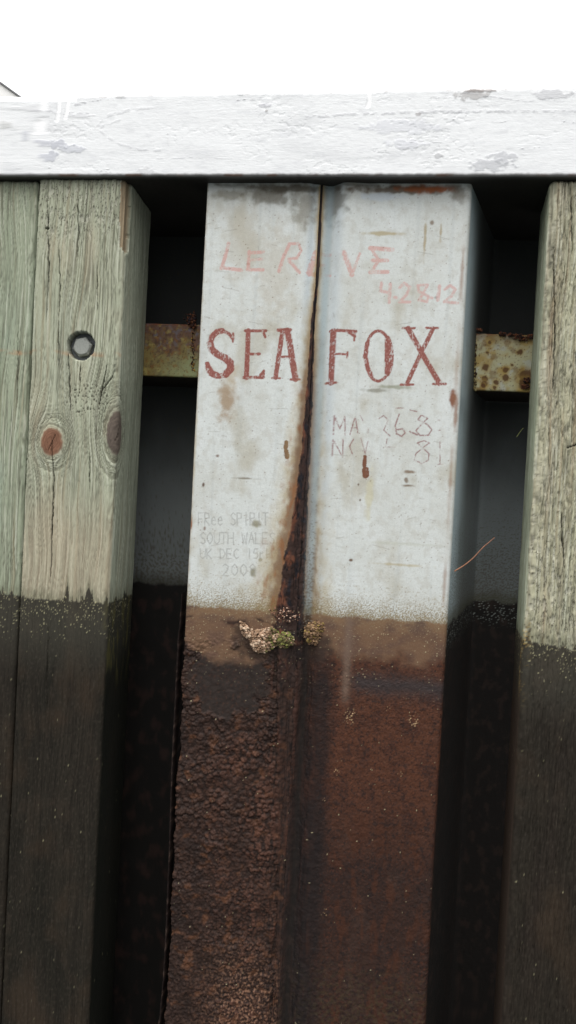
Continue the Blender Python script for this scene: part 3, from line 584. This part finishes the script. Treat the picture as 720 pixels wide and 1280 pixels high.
    # corrosion along left and right edges of the flange
    if left: C = mixc(C, sm(.010, 0, X-XL+.006*fbm(Z*30, X*0, 3, 650))*.55, lin(150, 132, 104))
    else: C = mixc(C, sm(.010, 0, np.abs(X-XR+.012)+.006*fbm(Z*22, X*0+2, 3, 651))*sm(-.1, .4, fbm(Z*6, X*0, 2, 652)+.1)*.6, lin(138, 104, 80))
    # rust of the seam: halo, skin, crust
    cen = PP([(402, 235), (398, 330), (391, 400), (388, 470), (383, 560), (377, 640), (372, 700), (367, 760), (366, 850), (362, 1000), (354, 1280)], FY)
    cz = cen[::-1, 1]; cx = np.interp(Z, cz, cen[::-1, 0])
    lw = .82*np.interp(Z, cz, (np.array([1.2, 1.6, 3, 5, 8, 13, 21, 27, 24, 18, 12])*PX)[::-1]); rw = .8*np.interp(Z, cz, (np.array([1.2, 1.6, 3, 4, 5.5, 8, 12, 16, 20, 16, 12])*PX)[::-1])
    dx = X-cx+.006*fbm(X*12, Z*14, 4, 660)*sm(q(390, 380)[1], q(380, 560)[1], Z); dx = dx+.0045*fbm(X*55, Z*40, 4, 663)*sm(q(390, 330)[1], q(380, 480)[1], Z); e = np.where(dx < 0, -dx/lw, dx/rw)
    hal = np.interp(Z, cz, (np.array([6, 8, 12, 18, 28, 36, 42, 50, 60, 60, 60])*PX)[::-1])
    he = np.abs(dx)-np.where(dx < 0, lw, rw); hn = fbm(X*30, Z*22, 4, 661)
    above = sm(q(400, 800)[1], q(400, 770)[1], Z)
    C = mixc(C, sm(1.0, 0, he/hal+.35*hn)*.62*above, lin(178, 158, 112))
    C = mixc(C, sm(.55, 0, he/hal+.25*hn)*.70*above, lin(132, 104, 66))
    sk = fbm(X*45, Z*30, 4, 662)
    C = mixc(C, sm(.42, .05, he/hal+.30*sk)*.65*above*sm(q(390, 400)[1], q(385, 500)[1], Z), lin(112, 82, 64)); C = mixc(C, sm(.9, .1, he/hal+.5*sk)*sm(.0, .35, fbm(X*38, Z*16, 4, 672))*(dx < .01)*.6*above*sm(q(390, 430)[1], q(385, 560)[1], Z), lin(138, 88, 52))
    core = sm(1.05, .9, e+.15*sk)
    f1, f2, idc = worley(X*80+2*fbm(X*30, Z*30, 2, 3), Z*38, 664)
    cfade = 1-.75*sm(q(370, 800)[1], q(370, 900)[1], Z)
    crust = mixc(np.ones(X.shape+(3,))*lin(56, 42, 38), sm(.0, .5, fbm(X*50, Z*22, 5, 665)+.3*sm(.2, .9, e)*(dx < 0)-.12), lin(102, 64, 48)); crust = mixc(crust, sm(.05, .4, fbm(X*50, Z*24, 4, 666)), lin(34, 32, 36))
    crust = mixc(crust, sm(q(370, 790)[1], q(370, 850)[1], Z)*.65, lin(52, 40, 36)); crust = mixc(crust, (1-sm(0, .10, np.abs(fbm(X*55, Z*9, 3, 667))))*.8, lin(24, 20, 20)); crust = mixc(crust, (1-sm(.0, .0035, np.abs(X-cx-.3*rw+.004*fbm(Z*20, X*0, 3, 671))))*.8, lin(14, 12, 12))
    cr_h = (.004+.009*fbm(X*32, Z*7, 5, 668)+.0025*(1-f1)*(f1 < 1)+.002*fbm(X*120, Z*70, 3, 669))*np.clip(lw/(18*PX), .15, 1)
    # ------------ below the tide mark
    zl = q(400, 768)[1]+.010*fbm(X*18, Z*8, 4, 670)+.005*fbm(X*120, Z*120, 3, 671)
    ochre = sm(.03, -.012, Z-zl+.02*fbm(X*30, Z*30, 4, 672)); spk = sm(.05, .3, fbm(X*230, Z*230, 2, 673)+.25*sm(.07, 0, Z-zl))
    C = mixc(C, spk*sm(.11, 0, Z-zl)*.8, lin(116, 100, 68)); C = mixc(C, ochre*.45, lin(128, 112, 78))
    spk2 = sm(.12, .3, fbm(X*150, Z*150, 3, 674)-.3*sm(.0, .20, Z-zl)); C = mixc(C, spk2*.55*sm(.25, .02, Z-zl), lin(140, 122, 84))
    bel = sm(.004, -.006, Z-zl); dz = zl-Z
    band = mixc(np.ones(X.shape+(3,))*lin(122, 97, 74), sm(-.2, .4, fbm(X*14, Z*20, 4, 680)), lin(92, 74, 64)); band = mixc(band, sm(.1, .5, fbm(X*160, Z*160, 2, 681))*.5, lin(136, 120, 96))
    band = mixc(band, sm(.0, .06, dz)*.55, lin(98, 72, 58))
    # rust below
    red = np.ones(X.shape+(3,))*lin(82, 51, 37)
    red = mixc(red, sm(-.1, .45, fbm(X*20, Z*12, 5, 682))*.7, lin(58, 38, 32)); red = mixc(red, sm(.1, .4, fbm(X*140, Z*120, 3, 683))*.5, lin(104, 62, 44)); red = mixc(red, sm(.12, .4, fbm(X*120, Z*160, 3, 684))*.6, lin(34, 28, 28))
    blk = mixc(np.ones(X.shape+(3,))*lin(40, 32, 30), sm(.05, .5, fbm(X*14, Z*6, 5, 685)), lin(52, 42, 38)); blk = mixc(blk, sm(.26, .42, fbm(X*130, Z*100, 3, 686)+.25*fbm(X*9, Z*5, 3, 687))*.6, lin(78, 45, 33))
    low = blk.copy()
    jn = .35*fbm(X*14, Z*12, 4, 690)
    if left:
        tp = segdist(X, Z, PP([(255, 790), (285, 812), (300, 812), (318, 800)], FY))[0]
        tongue = sm(46*PX*.62, 40*PX*.62, tp+.022*fbm(X*26, Z*22, 4, 691)); tongue = np.maximum(tongue, sm(.045, .03, dz+.02*fbm(X*16, X*0, 3, 692)))
        smooth_tar = sm(1.1, .95, np.hypot((X-q(287, 850)[0])/(46*PX), (Z-q(287, 850)[1])/(46*PX))+.45*fbm(X*20, Z*16, 4, 693))
        f1, f2, idv = worley(X*58+.5*fbm(X*30, Z*30, 2, 4), Z*58+.5*fbm(X*30, Z*30, 2, 5), 695); g1, g2, idg = worley(X*120, Z*120, 698)
        ampb = sm(.07, .16, dz)*(1-smooth_tar)*sm(.02, .05, cx-lw-X+.05)
        bump = np.clip(1-(f1/.62)**2, 0, 1)*(.4+.8*idv); bum2 = np.clip(1-(g1/.62)**2, 0, 1)*(.4+.8*idg); lowmix = sm(q(300, 1000)[1], q(300, 1150)[1], Z)
        bb = bump*(1-.55*lowmix)+bum2*.45*(1+.2*lowmix)
        low = mixc(np.ones(X.shape+(3,))*lin(44, 33, 29), sm(.1, .9, bb)*.5, lin(70, 50, 41)); low = mixc(low, sm(.0, .4, fbm(X*13, Z*8, 5, 713))*.5, lin(34, 28, 26)); low = mixc(low, sm(.1, .4, fbm(X*24, Z*30, 5, 714))*.5, lin(104, 68, 46)); low = mixc(low, sm(.05, .3, fbm(X*30, Z*9, 5, 718))*.5, lin(40, 31, 28))
        redz = np.exp(-((X-np.interp(Z, cz, (PP([(330, y) for y in (235, 330, 400, 470, 560, 640, 700, 860, 950, 1050, 1280)], FY)[:, 0]-.06)[::-1]))/.13)**2)*sm(q(300, 880)[1], q(300, 960)[1], Z)
        low = mixc(low, redz*sm(-.4, .3, fbm(X*9, Z*6, 4, 696))*sm(.15, .8, bb)*.75, lin(90, 60, 48)); low = mixc(low, sm(q(300, 1150)[1], q(300, 1250)[1], Z)*redz*sm(.0, .3, fbm(X*110, Z*110, 3, 697))*.7, lin(146, 110, 88))
        low = mixc(low, smooth_tar*.92, lin(48, 41, 38)*(1+.5*fbm(X*40, Z*36, 5, 715)[..., None])); low = mixc(low, smooth_tar*sm(.15, .4, fbm(X*90, Z*80, 4, 716))*.5, lin(74, 52, 42)); low = mixc(low, sm(.05, .4, fbm(X*40, Z*26, 3, 699))*.35, lin(48, 34, 30))
        low = mixc(low, tongue*(1-sm(.16, .2, dz)), band)
        rel = ampb*(.0045+.004*fbm(X*9, Z*9, 3, 711))*(bump*(1-.45*lowmix)+.55*bum2)+ampb*(.002*fbm(X*90, Z*90, 3, 712)-.002+.009*fbm(X*16, Z*10, 4, 710))+.0016*smooth_tar*fbm(X*60, Z*60, 4, 717)
    else:
        low = mixc(blk, (.25+.75*sm(q(500, 1120)[1], q(500, 960)[1], Z+.16*jn*2))*.9, red); low = mixc(low, sm(.0, .35, fbm(X*26, Z*7, 5, 706))*sm(q(500, 960)[1], q(500, 1060)[1], Z)*.6, lin(72, 43, 30)); low = mixc(low, sm(.08, .3, fbm(X*60, Z*55, 5, 707, .65)+.2*fbm(X*8, Z*6, 3, 708))*.6, lin(34, 29, 29))
        chz = np.exp(-((Z-q(480, 856)[1]+.03*jn)/.036)**2)*sm(q(430, 850)[0], q(450, 850)[0], X); low = mixc(low, chz*.9, lin(56, 50, 50))
        bt = sm(.17, .10, dz+.14*jn+.02*fbm(X*40, Z*40, 3, 700)); low = mixc(low, bt, band)
        rec = sm(q(425, 900)[0], q(405, 900)[0], X+.006*jn)*sm(.12, .25, dz); low = mixc(low, rec*.65*sm(-.5, .2, fbm(X*20, Z*6, 4, 709)), lin(36, 31, 30))  # rec: dark strip, shade of the seam recess painted in
        drip = np.exp(-((X-q(432, 860)[0]-.004*jn)/.014)**2)*sm(q(430, 890)[1], q(430, 860)[1], Z); low = mixc(low, drip*.7, lin(112, 94, 82))
        botm = sm(q(450, 1180)[1], q(450, 1260)[1], Z); low = mixc(low, botm*sm(-.1, .3, fbm(X*70, Z*70, 3, 701))*.5, lin(66, 56, 40))
        f1, f2, idv = worley(X*70, Z*80, 702); rb = sm(q(530, 1120)[0]-.02, q(530, 1120)[0]+.03, X-.0)*sm(q(500, 1100)[1], q(500, 1180)[1], Z)
        rel = .004*np.sqrt(np.clip(1-f1, 0, 1))*np.maximum(rb, botm*.5)+.0022*fbm(X*50, Z*40, 5, 703, .65)*sm(.08, .2, dz)+.0012*fbm(X*180, Z*170, 3, 704)*sm(.1, .2, dz)
    C = C*(1-bel[..., None])+low*bel[..., None]
    disp = disp+rel*bel
    rough = np.where(bel > .5, .62, rough)
    nz_ = np.exp(-((X-cx)/(36*PX))**4)*sm(.05, .15, dz); vr = fbm(X*60, Z*5, 4, 740); low = mixc(low, nz_*(1-sm(0, .12, np.abs(vr)))*.75, lin(20, 18, 18)); low = mixc(low, nz_*sm(.15, .4, vr)*.4, lin(84, 52, 40)); C = C*(1-(bel*nz_)[..., None])+low*(bel*nz_)[..., None]; disp = disp+nz_*bel*(.005*vr+.002*fbm(X*90, Z*40, 3, 741))
    st = sm(q(385, 860)[0]-.05, q(385, 860)[0]-.01, X)*sm(q(425, 860)[0], q(408, 860)[0], X)*sm(.06, .18, dz+.05*jn) if not left else 0*X; C = mixc(C, st*.5, lin(28, 25, 26))  # same recess shade painted as a darker strip beside the seam
    # crust over everything near the seam; below the line broken vertical flakes
    cm = core*cfade; C = C*(1-cm[..., None])+crust*cm[..., None]; disp = disp*(1-.7*core)+core*cr_h; rough = np.where(core > .5, .8, rough)
    for b in ((330, 812, 46, 20, (44, 36, 33), .8), (398, 812, 20, 22, (48, 38, 34), .8), (302, 790, 14, 16, (60, 48, 40), .7)): blob(*b, 745)
    # little shells
    for cell, pr, r, sd, z0, z1 in ((.0085, .35, .0012, 1, -.01, .12), (.013, .3, .0013, 2, 0, .30), (.03, .2, .0014, 3, .02, 3.0)):
        mk, idv = specks(X, Z, cell, pr, r, 720+sd)
        mk = mk*sm(-.01, .01, dz-z0)*(1-sm(z1*.5, z1, dz))*sm(0, .3, .3+fbm(X*12, Z*14, 2, 730+sd)); C = mixc(C, mk*(.35+.45*idv), lin(200, 188, 150)*(.6+.4*idv[..., None])); disp = disp+.001*mk
    for u, v, r in ((438, 895, 10), (517, 900, 9), (485, 885, 4), (420, 965, 5), (500, 968, 4), (406, 1000, 3), (408, 1140, 5)):
        x0, z0 = q(u, v); dd_ = np.hypot((X-x0), (Z-z0)*.8); mk, idv = specks(X, Z, .0075, .6, .0022, 760)
        C = mixc(C, mk*sm(r*PX, r*PX*.4, dd_)*.9, lin(190, 160, 122)); disp = disp+.0015*mk*sm(r*PX, r*PX*.4, dd_)
    return C, disp, rough

ZS = np.r_[np.arange(Z_TOP+.012, P(300, 900, FY)[1], -.0019), np.arange(P(300, 900, FY)[1], -1.85, -.0027), np.arange(-1.85, BOT, -.03)]
def pile(name, pts, radii, steps, left, label, group):
    A, N, s = profile(pts, radii, steps)
    m, n = len(ZS), len(A)
    X = np.repeat(A[None, :, 0], m, 0); Yb = np.repeat(A[None, :, 1], m, 0); Z = np.repeat(ZS[:, None], n, 1)
    hidden = Yb > FY+.045
    C, disp, rough = steel_fields(X, Z, None, None, left)
    # web, pan: shade painted into dirty paint, darker inward and upward; black growth below tide
    back = sm(FY+.012, FY+.03, Yb)*(np.ones_like(X) if not left else 1.0)
    zl = P(625, 752, PANY)[1]*sm(FY, PANY, Yb)+P(562, 782, FY)[1]*(1-sm(FY, PANY, Yb))
    Zl = zl+.02*fbm(Yb*14+X*14, Z*9, 4, 801)
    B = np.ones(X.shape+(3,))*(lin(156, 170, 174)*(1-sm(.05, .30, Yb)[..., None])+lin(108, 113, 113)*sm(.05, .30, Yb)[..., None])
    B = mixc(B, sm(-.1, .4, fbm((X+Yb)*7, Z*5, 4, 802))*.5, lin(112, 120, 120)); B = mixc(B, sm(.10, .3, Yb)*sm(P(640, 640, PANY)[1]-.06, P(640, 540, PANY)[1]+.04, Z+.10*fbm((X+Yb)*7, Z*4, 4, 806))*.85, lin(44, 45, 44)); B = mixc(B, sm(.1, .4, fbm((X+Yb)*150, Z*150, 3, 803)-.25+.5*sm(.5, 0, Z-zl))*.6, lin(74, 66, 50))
    B = mixc(B, sm(.06, 0, Z-Zl)*.7, lin(70, 68, 52))
    D = np.ones(X.shape+(3,))*lin(30, 27, 25); D = mixc(D, sm(0, .4, fbm((X+Yb)*30, Z*20, 4, 804)), lin(44, 36, 32))
    fr, idv = specks(X+Yb, Z, .008, .5, .002, 805); fr = fr*sm(.075, .02, np.abs(Z-Zl+.03)); D = mixc(D, fr*.8, lin(150, 156, 150))
    bl = sm(.004, -.01, Z-Zl); B = B*(1-bl[..., None])+D*bl[..., None]
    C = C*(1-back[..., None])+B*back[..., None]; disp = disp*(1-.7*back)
    # keep relief away from the joint so that the two piles do not run into each other
    V = np.stack([X+N[None, :, 0]*disp, Yb+N[None, :, 1]*disp, Z], -1)
    loc = np.array([(A[:, 0].min()+A[:, 0].max())/2, FY, BOT])
    o = grid(name, V-loc, C, rough, M_STEEL, flip=True); o.location = loc
    tag(o, label, 'sheet pile', group)
    return o
g_ = 'steel sheet piles of the wall'
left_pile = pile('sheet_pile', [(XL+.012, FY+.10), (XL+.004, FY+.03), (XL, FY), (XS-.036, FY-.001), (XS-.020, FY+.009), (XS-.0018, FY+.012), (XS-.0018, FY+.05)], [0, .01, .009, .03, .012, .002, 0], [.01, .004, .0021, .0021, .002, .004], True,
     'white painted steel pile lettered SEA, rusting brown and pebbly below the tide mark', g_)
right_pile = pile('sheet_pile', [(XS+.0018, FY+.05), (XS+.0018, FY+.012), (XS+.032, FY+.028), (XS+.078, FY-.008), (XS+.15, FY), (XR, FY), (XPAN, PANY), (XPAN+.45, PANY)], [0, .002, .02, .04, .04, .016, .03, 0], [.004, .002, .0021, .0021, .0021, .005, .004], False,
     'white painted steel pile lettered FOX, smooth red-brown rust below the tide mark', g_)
# rear pan in the left gap
def rear_pile():
    xs = np.r_[np.arange(-1.5, XL-.36, .02), np.arange(XL-.36, XL+.12, .0025), np.arange(XL+.12, XL+.35, .02)]; zs = np.r_[np.arange(Z_TOP+.05, -.25, -.012), np.arange(-.25, -.75, -.0035), np.arange(-.75, BOT, -.012)]
    X, Z = np.meshgrid(xs, zs); zl = P(200, 728, PANY)[1]+.02*fbm(X*14, Z*9, 4, 811)
    C = np.ones(X.shape+(3,))*lin(116, 120, 119); C = mixc(C, sm(P(200, 650, PANY)[1]-.06, P(200, 520, PANY)[1]+.04, Z+.10*fbm(X*7, Z*4, 4, 815))*.85, lin(44, 45, 44)); C = mixc(C, sm(.1, .4, fbm(X*90, Z*90, 3, 812)-.2+.4*sm(.4, 0, Z-zl))*.6, lin(80, 72, 56)); C = mixc(C, sm(.06, 0, Z-zl)*.7, lin(60, 58, 46))  # shade of the gap painted in, darker toward the top
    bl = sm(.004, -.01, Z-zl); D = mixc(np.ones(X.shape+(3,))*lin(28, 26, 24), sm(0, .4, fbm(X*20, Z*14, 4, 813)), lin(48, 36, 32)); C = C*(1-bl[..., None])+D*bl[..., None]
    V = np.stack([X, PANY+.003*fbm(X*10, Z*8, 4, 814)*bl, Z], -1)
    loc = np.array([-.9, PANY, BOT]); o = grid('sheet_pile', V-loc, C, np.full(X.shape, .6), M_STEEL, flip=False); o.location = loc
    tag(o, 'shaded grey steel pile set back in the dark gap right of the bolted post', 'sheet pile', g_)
    # torn, rusted edge strip standing beside the SEA pile
    e = PP([(228, 742), (222, 800), (219, 860), (214, 960), (211, 1060), (207, 1160), (203, 1230), (197, 1290)], .06)
    zz = np.arange(e[0, 1], BOT, -.006); ex = np.interp(zz, e[::-1, 1], e[::-1, 0])+.002*fbm(zz*30, zz*0, 3, 820)
    wd = (.009+.006*fbm(zz*12, zz*0, 3, 821))*sm(e[0, 1], e[0, 1]-.12, zz)+.001
    V = np.stack([np.stack([ex, .062+0*zz, zz], -1), np.stack([ex+wd*.3, .052+.004*fbm(zz*50, zz*0, 2, 822), zz], -1), np.stack([ex+wd*.6, .060+0*zz, zz], -1), np.stack([ex+wd, .09+0*zz, zz], -1), np.stack([ex+wd*.5, .12+0*zz, zz], -1), np.stack([ex+.002, .20+0*zz, zz], -1)], 1)
    Cc = mixc(np.ones(V.shape)*lin(40, 32, 30), sm(0, .5, fbm(V[..., 0]*60, V[..., 2]*40, 3, 823)), lin(86, 70, 62))
    s_ = grid('torn_edge_strip', V-loc, Cc, np.full(V.shape[:2], .7), M_STEEL, parent=o, closed=True, flip=True)
    return o
rear_pile()

# ------------------------------------------------------------------ lumps: rust clumps and barnacle clusters
def ico():
    t = (1+5**.5)/2; v = [(-1, t, 0), (1, t, 0), (-1, -t, 0), (1, -t, 0), (0, -1, t), (0, 1, t), (0, -1, -t), (0, 1, -t), (t, 0, -1), (t, 0, 1), (-t, 0, -1), (-t, 0, 1)]
    v = [Vector(a).normalized() for a in v]
    f = [(0, 11, 5), (0, 5, 1), (0, 1, 7), (0, 7, 10), (0, 10, 11), (1, 5, 9), (5, 11, 4), (11, 10, 2), (10, 7, 6), (7, 1, 8), (3, 9, 4), (3, 4, 2), (3, 2, 6), (3, 6, 8), (3, 8, 9), (4, 9, 5), (2, 4, 11), (6, 2, 10), (8, 6, 7), (9, 8, 1)]
    return v, f
IV, IF = ico()
def lumps(name, items, mat, parent=None, rough=.85):
    vs_, fs, cs = [], [], []
    for (x, y, z), r, c, sd in items:
        rs = random.Random(sd); b = len(vs_)
        for v in IV:
            k = r*(.7+.6*rs.random()); vs_.append((x+v.x*k*1.1, y+v.y*k*.9, z+v.z*k)); cs.append(np.clip(np.array(c)*(.7+.6*rs.random()), .001, .9))
        fs += [tuple(b+i for i in f) for f in IF]
    return polymesh(name, vs_, fs, mat, parent, color=np.array(cs), rough=rough)
def cluster(outline, Y, thick, n, pal, seed, r0=.0035):
    pts = PP(outline, Y); rs = random.Random(seed); items = []
    x0, z0 = pts.min(0); x1, z1 = pts.max(0)
    def inside(x, z):
        c = False; j = len(pts)-1
        for i in range(len(pts)):
            if (pts[i][1] > z) != (pts[j][1] > z) and x < (pts[j][0]-pts[i][0])*(z-pts[i][1])/(pts[j][1]-pts[i][1])+pts[i][0]: c = not c
            j = i
        return c
    while len(items) < n:
        x, z = rs.uniform(x0, x1), rs.uniform(z0, z1)
        if not inside(x, z): continue
        dd = min(math.hypot(x-a[0], z-a[1]) for a in pts); t = min(1, dd/.018)
        fx = (x-x0)/(x1-x0); c = pal(fx, (z-z0)/(z1-z0), rs)
        items.append(((x, Y-thick*t*rs.uniform(.2, 1), z), r0*rs.uniform(.5, 1.35), c, rs.random()))
    return items
def pal1(fx, fz, rs):
    if rs.random() < sm(.35, .8, np.array(fx))*.85: return lin(120, 122, 66) if rs.random() < .5 else lin(96, 88, 58)
    return lin(*rs.choice([(176, 146, 122), (150, 122, 98), (196, 172, 148), (120, 96, 76)]))
def pal2(fx, fz, rs): return lin(*rs.choice([(132, 104, 80), (108, 86, 62), (150, 122, 94), (84, 64, 48), (140, 118, 70)]))
o = lumps('barnacle_cluster', cluster([(300, 775), (306, 780), (316, 788), (325, 786), (340, 784), (348, 790), (360, 790), (368, 797), (366, 806), (354, 810), (346, 806), (338, 812), (328, 816), (316, 812), (313, 800), (304, 792)], FY-.002, .022, 1100, pal1, 1, .0042), M_BARN)
tag(o, 'larger pale and olive barnacle cluster at the tide mark, left of the rusted seam', 'barnacles', 'barnacle clusters at the tide mark')
o = lumps('barnacle_cluster', cluster([(381, 784), (388, 778), (400, 775), (408, 782), (404, 792), (398, 800), (396, 806), (386, 804), (381, 795)], FY+.004, .020, 460, pal2, 2, .004), M_BARN)
tag(o, 'smaller brown barnacle cluster at the tide mark, right of the rusted seam', 'barnacles', 'barnacle clusters at the tide mark')
it = cluster([(336, 762), (345, 758), (360, 760), (376, 768), (372, 778), (352, 776), (342, 770)], FY-.004, .010, 90, lambda a, b, r: lin(*r.choice([(190, 160, 140), (150, 110, 90), (96, 70, 58), (60, 46, 40)])), 5, .0026)
o = lumps('rust_flakes', it, M_BARN, left_pile); o.location = -Vector(left_pile.location)

# ------------------------------------------------------------------ waler channels between posts and piles
WY = .272
def waler(u0, u1, vt0, vt1, vb0, vb1, kind, label):
    a0, a1 = P(u0, vt0, WY), P(u1, vt1, WY); b0, b1 = P(u0, vb0, WY), P(u1, vb1, WY)
    zt = (a0[1]+a1[1])/2; zb = (b0[1]+b1[1])/2; x0, x1 = a0[0], a1[0]; print('waler', x0, x1, zt, zb)
    A, N, s = profile([(PANY-.006, zb), (WY, zb), (WY, zt), (PANY-.006, zt), ], [0, .006, .006, 0], [.01, .0022, .01])
    xs = np.arange(x0, x1+.001, .0022); X = np.repeat(xs[:, None], len(A), 1); Yy = np.repeat(A[None, :, 0], len(xs), 0); Z = np.repeat(A[None, :, 1], len(xs), 0)
    h = (Z-zb)/(zt-zb); fx = (X-x0)/(x1-x0)
    sd = 900 if kind == 'l' else 950
    if kind == 'l':
        C = np.ones(X.shape+(3,))*lin(128, 112, 68); C = mixc(C, sm(.2, .9, h+.9*fbm(X*22, Z*22, 5, sd)), lin(104, 78, 66)); C = mixc(C, sm(.0, .35, fbm(X*60, Z*60, 4, sd+21))*.6, lin(78, 58, 44)); C = mixc(C, sm(.1, .4, fbm(X*35, Z*35, 4, sd+22))*.6, lin(160, 146, 84)); C = mixc(C, sm(.1, .4, fbm(X*40, Z*40, 4, sd+1))*sm(.3, .8, h), lin(104, 96, 100))
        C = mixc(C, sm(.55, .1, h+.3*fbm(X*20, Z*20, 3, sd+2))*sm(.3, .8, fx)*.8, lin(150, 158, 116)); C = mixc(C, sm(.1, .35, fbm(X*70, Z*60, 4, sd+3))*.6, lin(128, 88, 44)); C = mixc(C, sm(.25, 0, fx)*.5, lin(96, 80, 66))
    else:
        C = np.ones(X.shape+(3,))*lin(184, 180, 146); C = mixc(C, sm(-.1, .3, fbm(X*16, Z*16, 4, sd))*.85, lin(172, 146, 84)); C = mixc(C, sm(.05, .35, fbm(X*26, Z*26, 5, sd+30))*.6, lin(120, 90, 54)); C = mixc(C, sm(.1, .4, fbm(X*24, Z*24, 4, sd+1))*.7, lin(190, 194, 184))
        C = mixc(C, sm(.72, .98, h+.15*fbm(X*30, Z*30, 3, sd+2))*.7, lin(122, 96, 62)); C = mixc(C, sm(.75, .95, fx+.3*fbm(X*30, Z*22, 3, sd+4))*.85, lin(110, 62, 40))
        for u, v, r in ((607, 459, 5), (632, 463, 4), (632, 472, 5), (606, 474, 4.5), (620, 478, 4), (605, 480, 5), (609, 441, 2.5), (618, 484, 3), (640, 456, 2), (612, 428, 2.5), (604, 482, 3.5), (657, 470, 9), (655, 480, 8), (650, 440, 4)):
            x_, z_ = P(u, v, WY); q = np.hypot(X-x_, Z-z_)+.005*fbm(X*60, Z*60, 3, sd+9); C = mixc(C, sm(r*PX*1.9, r*PX*.9, q)*.5, lin(168, 138, 70)); C = mixc(C, sm(r*PX*1.1, r*PX*.7, q)*.9, lin(92, 62, 38))
    pt, _ = specks(X, Z, .009, .4, .0018, sd+6); C = mixc(C, pt*.75, lin(84, 50, 32))
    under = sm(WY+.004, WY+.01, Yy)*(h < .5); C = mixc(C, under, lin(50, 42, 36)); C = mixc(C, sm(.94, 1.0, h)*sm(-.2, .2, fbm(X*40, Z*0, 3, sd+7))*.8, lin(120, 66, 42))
    dsp = .0012*fbm(X*50, Z*50, 4, sd+8)+.002*pt*-.4
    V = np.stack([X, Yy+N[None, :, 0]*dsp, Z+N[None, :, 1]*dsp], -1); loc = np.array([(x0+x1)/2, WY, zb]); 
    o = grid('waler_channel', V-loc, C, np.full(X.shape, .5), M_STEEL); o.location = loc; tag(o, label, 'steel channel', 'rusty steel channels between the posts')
    rs = random.Random(sd); items = []
    rust = [(88, 54, 40), (64, 42, 34), (46, 34, 32), (112, 70, 48)]
    if kind == 'l':
        for i in range(170): u = 245-abs(rs.gauss(0, 5)); v = 401+rs.gauss(0, 5); x_, z_ = P(u, v, WY); items.append(((x_, WY-rs.uniform(0, .012), z_), rs.uniform(.002, .005), lin(*rs.choice(rust+[(40, 34, 40)])), rs.random()))
        for i in range(60): u = 241+rs.gauss(0, 1.2); v = rs.uniform(405, 465); x_, z_ = P(u, v, WY); items.append(((x_, WY-rs.uniform(0, .004), z_), rs.uniform(.002, .003), lin(*rs.choice(rust+[(170, 130, 60)])), rs.random()))
    else:
        for c_ in ((628, 418, 4), (646, 421, 6), (654, 424, 6), (598, 413, 4), (664, 421, 5), (660, 476, 6), (657, 484, 5), (638, 419, 3)):
            items = []
            for i in range(38): x_, z_ = P(c_[0]+rs.uniform(-1, 1)*c_[2]*.9, c_[1]+rs.uniform(-1, 1)*c_[2]*.45, WY); items.append(((x_, WY-rs.uniform(0, .010), z_), rs.uniform(.002, .0048), lin(*rs.choice(rust)), rs.random()))
            c = lumps('rust_clump', items, M_BARN, o); c.location = -Vector(loc)
    if kind == 'l': c = lumps('rust_clump', items, M_BARN, o); c.location = -Vector(loc)
    if kind == 'r':
        items = []
        for i in range(46): x_, z_ = P(593.5+rs.gauss(0, .5), 418+i*1.55, WY); items.append(((x_, WY-.003, z_), rs.uniform(.0035, .0055), lin(*rs.choice([(120, 106, 70), (70, 52, 38), (150, 140, 100)])), rs.random()))
        c = lumps('weld_bead', items, M_BARN, o); c.location = -Vector(loc)
waler(150, 262, 402, 407, 468, 473, 'l', 'short rusty yellow-brown steel channel in the gap left of the SEA pile')
waler(589, 700, 415, 421, 487, 492, 'r', 'short silvery steel channel with brown rust spots in the gap right of the FOX pile')

# ------------------------------------------------------------------ dead stems caught on the steel
def tube(name, pts, r0, r1, mat):
    pts = [Vector(p) for p in pts]; out = []
    for i in range(len(pts)-1):
        p0 = pts[max(i-1, 0)]; p1 = pts[i]; p2 = pts[i+1]; p3 = pts[min(i+2, len(pts)-1)]
        for k in range(6):
            t = k/6; out.append(.5*((2*p1)+(p2-p0)*t+(2*p0-5*p1+4*p2-p3)*t*t+(3*p1-p0-3*p2+p3)*t**3))
    out.append(pts[-1]); vs_, fs = [], []
    for i, p in enumerate(out):
        tn = (out[min(i+1, len(out)-1)]-out[max(i-1, 0)]).normalized(); a = tn.cross(Vector((0, 1, 0))).normalized(); b = tn.cross(a); r = r0+(r1-r0)*i/(len(out)-1)
        for k in range(6): an = k*math.pi/3; vs_.append(p+a*r*math.cos(an)+b*r*math.sin(an))
    for i in range(len(out)-1):
        for k in range(6): j = (k+1) % 6; fs.append((i*6+k, i*6+j, i*6+6+j, i*6+6+k))
    fs += [tuple(range(6)), tuple(range(len(out)*6-6, len(out)*6))]
    return polymesh(name, vs_, fs, mat, smooth=True)
def W(u, v, Y): x, z = P(u, v, Y); return (x, Y, z)
m_tw = plain_mat('dry_stem', lin(156, 112, 88), rough=.8, scale=200)
o = tube('twig', [W(568, 714, .055), W(581, 706, .06), W(592, 697, .06), W(603, 685, .05), W(610, 679, .045), W(618, 672, .04)], .0022, .0011, m_tw)
tag(o, 'thin curved reddish twig sticking out beside the FOX pile', 'twig')
m_sp = plain_mat('dry_grass', lin(150, 156, 98), rough=.8, scale=200)
o = tube('grass_sprig', [W(646, 546, .28), W(650, 540, .27), W(654, 535, .26)], .0014, .0008, m_sp)
tag(o, 'tiny yellow grass sprig low in the gap beside the right post', 'grass sprig')
